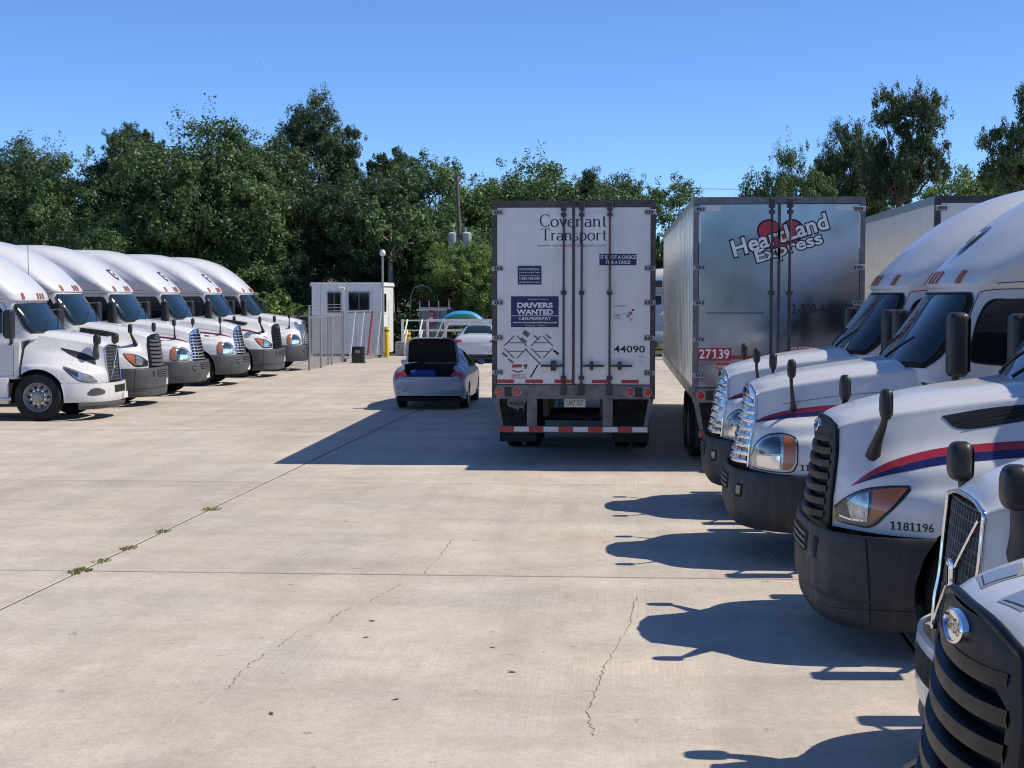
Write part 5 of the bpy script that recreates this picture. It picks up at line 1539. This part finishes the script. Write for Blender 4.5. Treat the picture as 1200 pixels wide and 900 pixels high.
MB().box(w2 + .002, w2 + .03, 1.9, 2.85, .25, 2.5).build('door', 'rail_white', sk)
fl = MB().box(-.28, -.10, -.10, .0, 2.95, 3.02).rbox(-.33, -.20, -.20, -.08, 2.93, 3.06, .02, 1).rbox(-.18, -.05, -.20, -.08, 2.93, 3.06, .02, 1)
fl.build('flood_light', 'rail_white', sk)
lamp = empty('lamp_post', (-10.12, 67.3, 0)); tag(lamp, 'thin grey lamp post with a round white globe at the guard shack corner', 'lamp post')
MB().tube([(0, 0, 0), (0, 0, 4.45)], .045, 8).build('post', 'galvanised', lamp)
MB().lathe([(.001, 4.72), (.09, 4.69), (.14, 4.58), (.12, 4.47), (.05, 4.42)], (0, 0, 0), 'z', 16).build('lamp_globe', 'tape_white', lamp)

# chain link fence running along the lane edge
def chainlink(mb, p0, p1, z0, z1, n, w=.012):
    p0 = Vector(p0); p1 = Vector(p1); d = p1 - p0; Ln = d.length; u = d / Ln; hgt = z1 - z0
    stp = Ln / n
    for sgn in (1, -1):
        k = -int(hgt / stp) - 1
        while k < n + int(hgt / stp) + 1:
            a0 = k * stp
            pts = []
            ta, tb = 0.0, hgt
            xa, xb = a0, a0 + sgn * hgt
            lo, hi = 0.0, 1.0
            if xb != xa:
                for lim, is_lo in ((0, True), (Ln, False)):
                    t = (lim - xa) / (xb - xa)
                    if (xb > xa) == is_lo: lo = max(lo, t)
                    else: hi = min(hi, t)
            if hi - lo > 1e-3:
                q0 = p0 + u * (xa + (xb - xa) * lo); q1 = p0 + u * (xa + (xb - xa) * hi)
                mb.bar((q0.x, q0.y, z0 + hgt * lo), (q1.x, q1.y, z0 + hgt * hi), w, w)
            k += 1
fn = empty('chain_link_fence', (-10.9, 54.7, 0)); tag(fn, 'galvanised chain link fence with round posts at the end of the tractor row', 'fence')
FP = [(0, 0), (.06, 1.9), (.0, 4.4), (-.02, 6.9)]
for i, (x, y) in enumerate(FP):
    MB().tube([(x, y, 0), (x, y, 2.35 if i in (0, 3) else 1.95)], .04, 10).build('post', 'galvanised', fn)
for a, b in zip(FP[:-1], FP[1:]):
    MB().tube([(*a, 1.9), (*b, 1.9)], .026, 8).build('rail', 'galvanised', fn)
    m = MB(); chainlink(m, (*a, 0), (*b, 0), .05, 1.9, 26, .0035); m.build('wire_mesh', 'galvanised', fn)
for z in (2.10, 2.22, 2.34): MB().tube([(0, 0, z), (-.02, 6.9, z)], .008, 4).build('barbed_wire', 'galvanised', fn)
f2 = empty('chain_link_fence', (-10.95, 54.7, 0)); tag(f2, 'galvanised chain link fence running behind the tractors towards the trees', 'fence')
for k in range(12):
    MB().tube([(-.05 - 3 * k, 4.2 + k * .9, 0), (-.05 - 3 * k, 4.2 + k * .9, 1.95)], .035, 8).build('post', 'galvanised', f2)
MB().tube([(-.05, 4.2, 1.9), (-33.05, 14.1, 1.9)], .024, 8).build('rail', 'galvanised', f2)
m = MB(); chainlink(m, (-.05, 4.2, 0), (-33.05, 14.1, 0), .05, 1.9, 150, .004); m.build('wire_mesh', 'galvanised', f2)
# sliding gate leaf with slanting bars
gt = empty('sliding_gate', (-10.92, 61.8, 0)); tag(gt, 'open gate leaf with slanting red and white bars in front of the guard shack', 'gate')
gd = Vector((.85, 4.6, 0)); gl = gd.length; gu = gd.normalized()
def gpnt(t, z): return (gu.x * t, gu.y * t, z)
MB().bar(gpnt(0, 2.05), gpnt(gl, 2.05), .06, .06).bar(gpnt(0, .15), gpnt(gl, .15), .07, .07).bar(gpnt(0.03, .15), gpnt(0.03, 2.05), .06, .06).bar(gpnt(gl, .15), gpnt(gl, 2.05), .06, .06).build('frame', 'galvanised', gt)
for k in range(4):
    t0 = .75 + k * 1.10
    MB().bar(gpnt(t0, .18), gpnt(t0 + .62, 2.02), .07, .05).build('slanting_bar', 'tape_white' if k != 2 else 'ink_red', gt)
m = MB(); chainlink(m, gpnt(0, 0), gpnt(gl, 0), .2, 2.0, 30, .0035); m.build('wire_mesh', 'galvanised', gt)
for q_ in (.2, 4.5): MB().rbox(gu.x * q_ - .06, gu.x * q_ + .06, gu.y * q_ - .06, gu.y * q_ + .06, 0, .16, .02, 1).build('roller', 'steel_dark', gt)
# black bin
bn = empty('operator_box', (-10.15, 60.9, 0)); tag(bn, 'short black gate operator box standing on the concrete before the gate leaf', 'box')
MB().rbox(-.24, .24, -.2, .2, .05, .66, .03).build('cover', 'black_plastic', bn); MB().rbox(-.27, .27, -.23, .23, 0, .05, .01, 1).build('base', 'bumper_grey', bn)
MB().box(-.10, .10, -.206, -.201, .40, .52).build('label_plate', 'fence_grey', bn)
# bollards
for (x, y, h_, lb) in ((-9.85, 66.6, 1.35, 'tall yellow steel bollard at the guard shack corner'), (-9.55, 71.5, 1.0, 'yellow steel bollard standing behind the wooden steps')):
    b = empty('bollard', (x, y, 0)); tag(b, lb, 'bollard', 'yellow bollards')
    MB().lathe([(.11, 0), (.11, h_ - .05), (.09, h_ - .01), (.001, h_)], (0, 0, 0), 'z', 18).build('post', 'yellow', b)
    MB().lathe([(.113, h_ - .22), (.113, h_ - .16)], (0, 0, 0), 'z', 18).build('band', 'black_plastic', b)
# steps and ramp with railings
rp = empty('timber_ramp', (-9.55, 68.0, 0)); tag(rp, 'white railed timber ramp and steps beside the guard shack', 'ramp')
for k in range(4):
    MB().box(.30 + .02 * k, .95, .12 * k * 2.2, .12 * k * 2.2 + .26, .15 * (k + 1) - .035, .15 * (k + 1)).build('step', 'wood_grey', rp)
for xx in (.28, .97): MB().add([(xx, 0, 0), (xx, 1.0, 0), (xx, 1.0, .62), (xx, .0, .12), (xx + .04, 0, 0), (xx + .04, 1.0, 0), (xx + .04, 1.0, .62), (xx + .04, 0, .12)], [(0, 1, 2, 3), (4, 7, 6, 5), (0, 3, 7, 4), (3, 2, 6, 7), (2, 1, 5, 6), (0, 4, 5, 1)]).build('stringer', 'wood_grey', rp)
MB().box(-.15, .25, .1, 1.1, .0, .62).build('footing', 'fence_grey', rp)
for k in range(14): MB().box(.0 + k * .36, .34 + k * .36, 1.1, 2.3, .57, .62).build('deck_board', 'wood_grey', rp)
MB().box(.02, 5.0, 1.12, 1.16, .40, .565).box(.02, 5.0, 2.24, 2.28, .40, .565).build('deck_beam', 'wood_grey', rp)
for x in (.05, 1.2, 2.0, 3.1, 4.2, 4.95):
    MB().box(x - .05, x + .05, 1.03, 1.11, 0, 1.62).build('railing_post', 'rail_white', rp)
MB().box(1.2, 5.0, .98, 1.03, 1.52, 1.64).build('rail', 'rail_white', rp); MB().box(1.2, 5.0, .985, 1.025, 1.08, 1.18).build('rail', 'rail_white', rp)
MB().box(.0, 1.2, .985, 1.025, 1.54, 1.60).build('rail', 'rail_white', rp); MB().box(.0, 1.2, .985, 1.025, 1.10, 1.15).build('rail', 'rail_white', rp)
for xx in (.30, .97):
    MB().bar((xx, -.1, .95), (xx, 1.0, 1.6), .05, .07).bar((xx, -.05, .5), (xx, 1.0, 1.15), .05, .06).bar((xx, -.05, 0), (xx, -.05, 1.0), .06, .06).build('stair_rail', 'rail_white', rp)
MB().bar((1.5, .9, .62), (1.95, .9, 1.6), .05, .07).bar((1.8, .9, .62), (2.25, .9, 1.6), .05, .07).build('stair_rail', 'rail_white', rp)
# gangway from the ramp towards the aisle
MB().box(2.0, 5.2, .93, .985, 1.36, 1.50).build('rail', 'rail_white', rp)

# grey boarded enclosure with a red sign
en = empty('board_fence', (-9.2, 72.6, 0)); tag(en, 'grey boarded enclosure with pipe posts and a red and white sign', 'fence')
for k in range(9): MB().box(.0 + k * .17, .16 + k * .17, 0, .03, .05, 2.15).build('board', 'fence_grey', en)
for x in (.05, .5, .95, 1.45): MB().tube([(x, -.06, 0), (x, -.06, 2.45)], .03, 8).build('post', 'galvanised', en)
MB().box(-.1, 1.6, -.05, -.01, 1.98, 2.06).build('rail', 'rail_white', en)
sg = MB().box(.50, .72, -.13, -.115, 1.28, 2.0).build('sign', 'sign_red', en); decal(sg, .52, .70, 1.55, 1.68, -.134, 'ink_white', 'sign_panel')
write(sg, 'STOP', .53, .69, 1.74, 1.86, -.134, 'ink_white')
# red-roofed shed behind
rd = empty('red_shed', (-8.6, 78.5, 0)); tag(rd, 'low dark shed with a red roof edge under the trees', 'building')
MB().box(-1.3, 1.9, 0, 2.2, 0, 2.35).build('wall', 'steel_dark', rd); MB().box(-1.45, 2.05, -.15, 2.35, 2.35, 2.62).build('roof', 'red_paint', rd)
# black post
MB().box(-.11, .11, -.11, .11, 0, 2.0).box(-.13, .13, -.13, .13, 2.0, 2.05).build('gate_post', 'black_plastic').location = (-7.65, 72.0, 0)
tag(bpy.data.objects['gate_post'], 'square black post standing beside the upturned kayak', 'post')
# kayak lying on its side
ky = empty('kayak', (-6.95, 71.0, 1.38), R(4)); tag(ky, 'upturned turquoise and green kayak on a rack behind the ramp railing', 'kayak')
def hull(s0, s1, mb):
    P = []
    for u in np.linspace(-1, 1, 25):
        r = max(1 - abs(u) ** 2.4, .0) ** .6
        z0 = -.75 * abs(u) ** 2.6
        P.append([(u * 1.5, -.38 * r * math.cos(t), z0 + .62 * r * math.sin(t) * (1.0)) for t in np.linspace(s0, s1, 10)])
    return mb.grid(np.array(P))
hull(R(50), R(180), MB()).build('hull', 'kayak_blue', ky); hull(R(-10), R(50), MB()).build('deck', 'kayak_green', ky)
MB().box(-1.0, -.94, -.3, .3, -1.38, .1).box(.94, 1.0, -.3, .3, -1.38, .1).build('rack_leg', 'wood_grey', ky)
# utility pole and transformers
up_ = empty('utility_pole', (-7.55, 76.5, 0)); tag(up_, 'wooden utility pole with two grey transformers and wires', 'utility pole')
MB().tube([(0, 0, 0), (-.05, 0, 5), (-.22, 0, 8.75)], [.12, .11, .08], 12).build('pole', 'pole_wood', up_)
for s in (-1, 1):
    MB().lathe([(.001, 5.02), (.21, 5.04), (.23, 5.1), (.23, 5.72), (.24, 5.78), (.16, 5.84), (.001, 5.86)], (-.08 + s * .36, 0, 0), 'z', 18).build('transformer', 'transformer', up_)
    MB().tube([(-.08 + s * .30, 0, 5.84), (-.08 + s * .30, 0, 6.1)], .04, 8).build('bushing', 'transformer', up_)
MB().box(-.7, .5, -.08, .0, 5.6, 5.7).build('cross_arm', 'pole_wood', up_)
for k, (z, dx) in enumerate(((6.9, -.15), (8.5, -.2), (4.6, -.08))):
    for sgn in (-1, 1):
        pts = []
        for t in np.linspace(0, 1, 14):
            pts.append((dx + sgn * 34 * t, 1.5 * t, z - 1.3 * 4 * t * (1 - t) * .5 + .2 * t))
        MB().tube(pts, .012, 4, False).build('wire', 'black_matte', up_)
# hose arch
ah = empty('pipe_arch', (-9.35, 73.5, 0)); tag(ah, 'thin curved pipe arching over beside the guard shack', 'pipe')
MB().tube([(-.35, 0, 0), (-.35, 0, 2.6), (-.2, 0, 3.05), (.15, 0, 3.2), (.5, 0, 3.1), (.7, 0, 2.85)], .025, 6).build('pipe', 'galvanised', ah)
# house glimpsed between trees
hs = empty('house', (-18.6, 88, 0)); tag(hs, 'small tan house glimpsed through the trees behind the tractors', 'building')
MB().box(-2.2, 2.2, 0, 5, 0, 3.2).build('wall', 'house_wall', hs)
MB().add([(-2.5, -.3, 3.2), (2.5, -.3, 3.2), (0, -.3, 4.6), (-2.5, 5.3, 3.2), (2.5, 5.3, 3.2), (0, 5.3, 4.6)], [(0, 1, 2), (3, 5, 4), (0, 2, 5, 3), (1, 4, 5, 2), (0, 3, 4, 1)]).build('roof', 'roof_brown', hs)
MB().box(-.5, .5, -.03, .0, 1.2, 2.4).build('window', 'glass_side', hs)

# ------------------------------------------------------------------ trees
def leaves(centers, per, rad, size, g, flat=0.75):
    """diamond leaves in clumps -> verts, faces"""
    n = len(centers) * per
    c = np.repeat(np.asarray(centers), per, 0); rr = np.repeat(np.asarray(rad), per)[:, None]
    d = g.normal(size=(n, 3)); d /= np.linalg.norm(d, axis=1, keepdims=True)
    p = c + d * rr * (g.uniform(0, 1, (n, 1)) ** .45) * np.array([1, 1, flat])
    nr = d * .6 + g.normal(size=(n, 3)) * .6 + np.array([0, 0, .55]); nr /= np.linalg.norm(nr, axis=1, keepdims=True)
    t = np.cross(nr, g.normal(size=(n, 3))); t /= np.linalg.norm(t, axis=1, keepdims=True) + 1e-9
    b = np.cross(nr, t)
    s = (size * g.uniform(.55, 1.35, (n, 1)))
    a = t * s; w = b * s * .5
    fold = nr * s * .12
    V = np.stack([p - a, p - w + fold, p + a, p + w + fold], 1).reshape(-1, 3)
    F = np.arange(n * 4).reshape(-1, 4)
    return V, F
def np_mesh(name, V, F, material):
    me = bpy.data.meshes.new(name)
    me.vertices.add(len(V)); me.vertices.foreach_set('co', V.astype(np.float32).ravel())
    me.loops.add(F.size); me.loops.foreach_set('vertex_index', F.astype(np.int32).ravel())
    me.polygons.add(len(F)); me.polygons.foreach_set('loop_start', np.arange(0, F.size, F.shape[1], dtype=np.int32))
    me.update(calc_edges=True)
    me.materials.append(M[material])
    return me
def tree_meshes(seed, H, Rx, trunk_h, nl=22, cl=12, per=70, leaf=.17, lob=.36, material='leaf_mid', bark='bark', cone=0.0, tr=.22, sparse=False):
    g = np.random.default_rng(seed)
    cz = (H + trunk_h) / 2; hz = (H - trunk_h) / 2
    lobes = []
    for k in range(nl):
        for _ in range(40):
            d = g.normal(size=3); d /= np.linalg.norm(d)
            q = d * (g.uniform(.25, 1) ** .5) * .78
            w = 1 - cone * (q[2] * .5 + .5)
            c = np.array([q[0] * Rx * w, q[1] * Rx * w, cz + q[2] * hz])
            if all(np.linalg.norm((c - l[0]) / np.array([1, 1, 1.0])) > lob * Rx * .72 for l in lobes): break
        r = lob * Rx * g.uniform(.7, 1.15) * (1 - cone * .5 * (q[2] * .5 + .5))
        lobes.append((c, r))
    cs = []; rs = []
    for c, r in lobes:
        for _ in range(cl):
            d = g.normal(size=3); d /= np.linalg.norm(d); d[2] = d[2] * .8 + .12
            cs.append(c + d * r * g.uniform(.45, 1.0)); rs.append(r * g.uniform(.28, .5))
    cs = np.array(cs); rs = np.array(rs)
    V, F = leaves(cs, per, rs, leaf, g)
    # loose sprays breaking the outline
    c2 = []; r2 = []
    for c, r in lobes:
        for _ in range(9):
            d = g.normal(size=3); d /= np.linalg.norm(d); d[2] = abs(d[2]) * .9 + .05
            c2.append(c + d * r * g.uniform(.95, 1.26)); r2.append(r * g.uniform(.10, .24))
    V2, F2 = leaves(np.array(c2), 42, np.array(r2), leaf * .68, g, 1.3)
    F = np.concatenate([F, F2 + len(V)]); V = np.concatenate([V, V2])
    crown = np_mesh('crown', V, F, material)
    tb = MB()
    lean = g.uniform(-.3, .3, 2)
    tp = [(0, 0, -.1), (lean[0] * .3, lean[1] * .3, trunk_h * .6), (lean[0], lean[1], trunk_h), (lean[0] * 1.2, lean[1] * 1.2, cz)]
    tb.tube(tp, [tr * 1.35, tr, tr * .85, tr * .4], 10)
    for i, (c, r) in enumerate(lobes):
        f = g.uniform(.55, 1.0)
        b0 = np.array([lean[0], lean[1], trunk_h * .75 + (cz - trunk_h * .75) * f * .8])
        mid = (b0 + c) / 2 + np.array([0, 0, -.12 * np.linalg.norm(c - b0)])
        tb.tube([tuple(b0), tuple(mid), tuple(c)], [tr * .42, tr * .28, tr * .10], 6)
        for k in range(3):
            e = cs[i * cl + k]; tb.tube([tuple((mid + c) / 2), tuple(e)], [tr * .14, tr * .04], 4)
    trunk = tb.mesh('trunk', bark, 60)
    return trunk, crown
TV = {
    'oak_a': tree_meshes(11, 10.5, 4.6, 2.2, 27, 16, 150, .092, material='leaf_dark'),
    'oak_b': tree_meshes(12, 9.5, 4.2, 1.8, 25, 16, 150, .092, material='leaf_mid'),
    'oak_c': tree_meshes(13, 11.5, 4.0, 2.0, 27, 15, 150, .09, material='leaf_dark', cone=.45),
    'tall': tree_meshes(14, 14.0, 4.3, 3.2, 29, 15, 150, .09, material='leaf_dark', lob=.34, cone=.35),
    'light': tree_meshes(15, 9.0, 4.0, 2.0, 23, 15, 150, .092, material='leaf_light'),
    'open': tree_meshes(16, 9.5, 4.4, 2.6, 21, 11, 100, .09, material='leaf_mid', lob=.28),
    'stem': tree_meshes(17, 11.5, 3.4, 5.0, 19, 13, 135, .085, material='leaf_dark', lob=.33, tr=.24),
    'bush': tree_meshes(18, 3.2, 2.4, .15, 12, 10, 60, .13, material='leaf_light', lob=.40, tr=.08),
    'bare': tree_meshes(19, 9.5, 2.2, 4.2, 9, 6, 34, .14, material='leaf_mid', bark='bark_pale', lob=.34, tr=.17),
}
def tree(var, px, d, scale, rz, label, group, zs=1.0, name='oak_tree', X=None, sx=1.0):
    x = (px - 718) / 1800 * d if X is None else X
    t = empty(name, (x, d, -.05), rz); t.scale = (scale * sx, scale * sx, scale * zs)
    link('trunk', TV[var][0], t); link('crown', TV[var][1], t)
    tag(t, label, 'shrub' if name == 'shrub' else 'tree', group)
    return t
GB = 'trees behind the tractor row'
tree('oak_a', -30, 80, 1.10, .3, 'dark rounded oak at the open end of the treeline, behind the diagonal bar grille tractor', GB)
tree('oak_a', 22, 86, 1.0, 1.9, 'dark oak second along the treeline with pale gaps in its crown', GB, sx=.8)
tree('oak_b', 72, 78, 1.08, 2.2, 'mid green tree with an uneven top third along the treeline', GB, sx=.8)
tree('oak_c', 152, 79, 1.06, .8, 'pointed dark green tree rising behind the middle of the tractor row', GB, sx=.8)
tree('oak_b', 118, 74, .72, 4.0, 'low leafy tree filling in beside the pointed tree', GB)
tree('oak_b', 232, 77, 1.24, 3.3, 'broad green oak behind the roof shield tractors', GB)
tree('oak_a', 292, 82, 1.10, 5.0, 'broad dark oak between the tallest tree and the broad green oak', GB)
tree('oak_b', 300, 77, .74, .4, 'low leafy oak hanging over the hedge by the fence', GB)
tree('tall', 374, 84, 1.0, 1.2, 'tallest dark tree rising high above the guard shack', GB, sx=.78)
tree('oak_a', 415, 79, .86, 3.9, 'dense dark oak directly behind the guard shack', GB)
tree('oak_c', 462, 84, .98, 2.6, 'dark tree with airy top next to the tallest tree', GB, sx=.8)
tree('open', 502, 82, 1.10, 1.4, 'sparse topped tree beside the utility pole', GB)
tree('bare', 458, 76, .92, .9, 'slim tree with a pale forked trunk above the guard shack', GB)
tree('light', 556, 88, 1.05, .7, 'light green tree behind the utility pole', GB)
tree('light', 552, 75, .62, 2.1, 'low pale green tree beneath the transformers', GB)
tree('oak_b', 516, 79, .74, 5.2, 'low dark tree behind the boarded enclosure', GB)
tree('oak_b', 616, 86, 1.10, 4.2, 'mid green oak above the white lettered trailer', GB)
tree('light', 660, 90, 1.10, 2.9, 'pale oak over the middle of the white lettered trailer', GB)
tree('oak_a', 705, 84, .92, .2, 'dark oak over the corner of the white lettered trailer', GB, sx=.8)
tree('open', 768, 82, .98, 3.6, 'open airy tree with thin branches above the gap between trailers', GB)
tree('oak_b', 780, 92, .62, 1.0, 'low distant tree seen in the gap between trailers', GB)
GR_ = 'trees beyond the polished trailer'
tree('light', 856, 92, .86, 1.1, 'small pale tree over the corner of the polished trailer', GR_, sx=.4)
tree('oak_b', 922, 70, 1.0, 2.0, 'rounded tree over the polished trailer', GR_, sx=.52)
tree('oak_a', 986, 72, 1.04, 4.4, 'dark dense tree between the rounded tree and the tall bare stemmed tree', GR_, sx=.46)
tree('stem', 1050, 66, 1.06, .6, 'tall tree with a visible dark stem above the smooth-sided trailer', GR_, sx=.56)
tree('light', 1130, 74, 1.0, 3.0, 'pale green tree beside the tall stemmed tree, above the tractor roofs', GR_, sx=.8)
tree('stem', 1206, 58, 1.0, 2.2, 'dark tree with leaning limb over the tractor roof fairings', GR_, sx=.62)
tree('oak_b', 1175, 80, .98, 1.5, 'low green tree between the pale tree and the leaning limb tree', GR_, sx=.8)
# shrubs and understorey
GS = 'shrubs along the fence line'
SH = [(322, 70.6, .80, 'bright green hedge shrub beside the guard shack'), (348, 72.5, .62, 'smaller hedge shrub touching the guard shack wall'), (292, 70.5, .66, 'leafy hedge shrub behind the end tractor'),
      (532, 74.0, .55, 'bright green shrub behind the black post'), (462, 73.5, .5, 'green shrub behind the guard shack corner')]
for px, d, s, lb in SH: tree('bush', px, d, s, px * .37, lb, GS, name='shrub')
# far wood that reads as one mass
g = np.random.default_rng(5)
cs = []; rs = []
for k in range(620):
    x = g.uniform(-62, 48); z = g.uniform(.2, 1) ** .8 * g.uniform(3.0, 6.2)
    cs.append((x, 96 + g.uniform(-3, 6), z)); rs.append(g.uniform(.7, 1.3))
V, F = leaves(np.array(cs), 60, np.array(rs), .30, g)
wd_ = link('woodland', np_mesh('woodland', V, F, 'leaf_dark'))
tag(wd_, 'dark mass of woodland closing the view behind the trees', 'woodland', kind='stuff')
cs = []; rs = []
for k in range(420):
    x = g.uniform(-48, -4); d = g.uniform(73, 83)
    if -14.2 < x < -4 and d < 80.5: continue
    cs.append((x, d, g.uniform(.1, 2.6))); rs.append(g.uniform(.5, 1.0))
V, F = leaves(np.array(cs), 60, np.array(rs), .20, g)
us = link('undergrowth', np_mesh('undergrowth', V, F, 'leaf_dark'))
tag(us, 'tangled dark undergrowth beneath the trees behind the fence', 'undergrowth', kind='stuff')
# trees on the open side behind the camera, seen mirrored in the polished doors
GM = 'trees mirrored in the polished doors'
for k, (x, y, v, s) in enumerate(((-7, -58, 'oak_a', .9), (1.5, -60, 'oak_b', 1.0), (9, -58, 'oak_a', .85), (17, -60, 'oak_b', 1.0), (-16, -60, 'oak_b', .9), (26, -58, 'oak_a', .9))):
    tree(v, 0, y, s, k * 1.3, 'dark tree standing across the yard, mirrored in the polished trailer doors', GM, X=x)
# tiny daytime aircraft glint
dv = Vector(((306 - 600) / 1800, (450 - 73.5) / 1800, -1)); dv.rotate(cam.rotation_euler); dv = cam.location + dv * 760
pl = empty('airplane', tuple(dv), R(35)); tag(pl, 'tiny white airplane high in the clear blue sky', 'airplane')
MB().tube([(-1.2, 0, 0), (-.9, 0, .1), (.8, 0, .05), (1.3, 0, 0)], [.1, .28, .25, .05], 8).build('fuselage', 'tape_white', pl)
MB().box(-.25, .25, -1.3, 1.3, .12, .18).build('wing', 'tape_white', pl)
MB().box(-1.2, -.9, -.5, .5, .1, .15).box(-1.2, -.95, -.03, .03, .1, .6).build('tail', 'tape_white', pl)
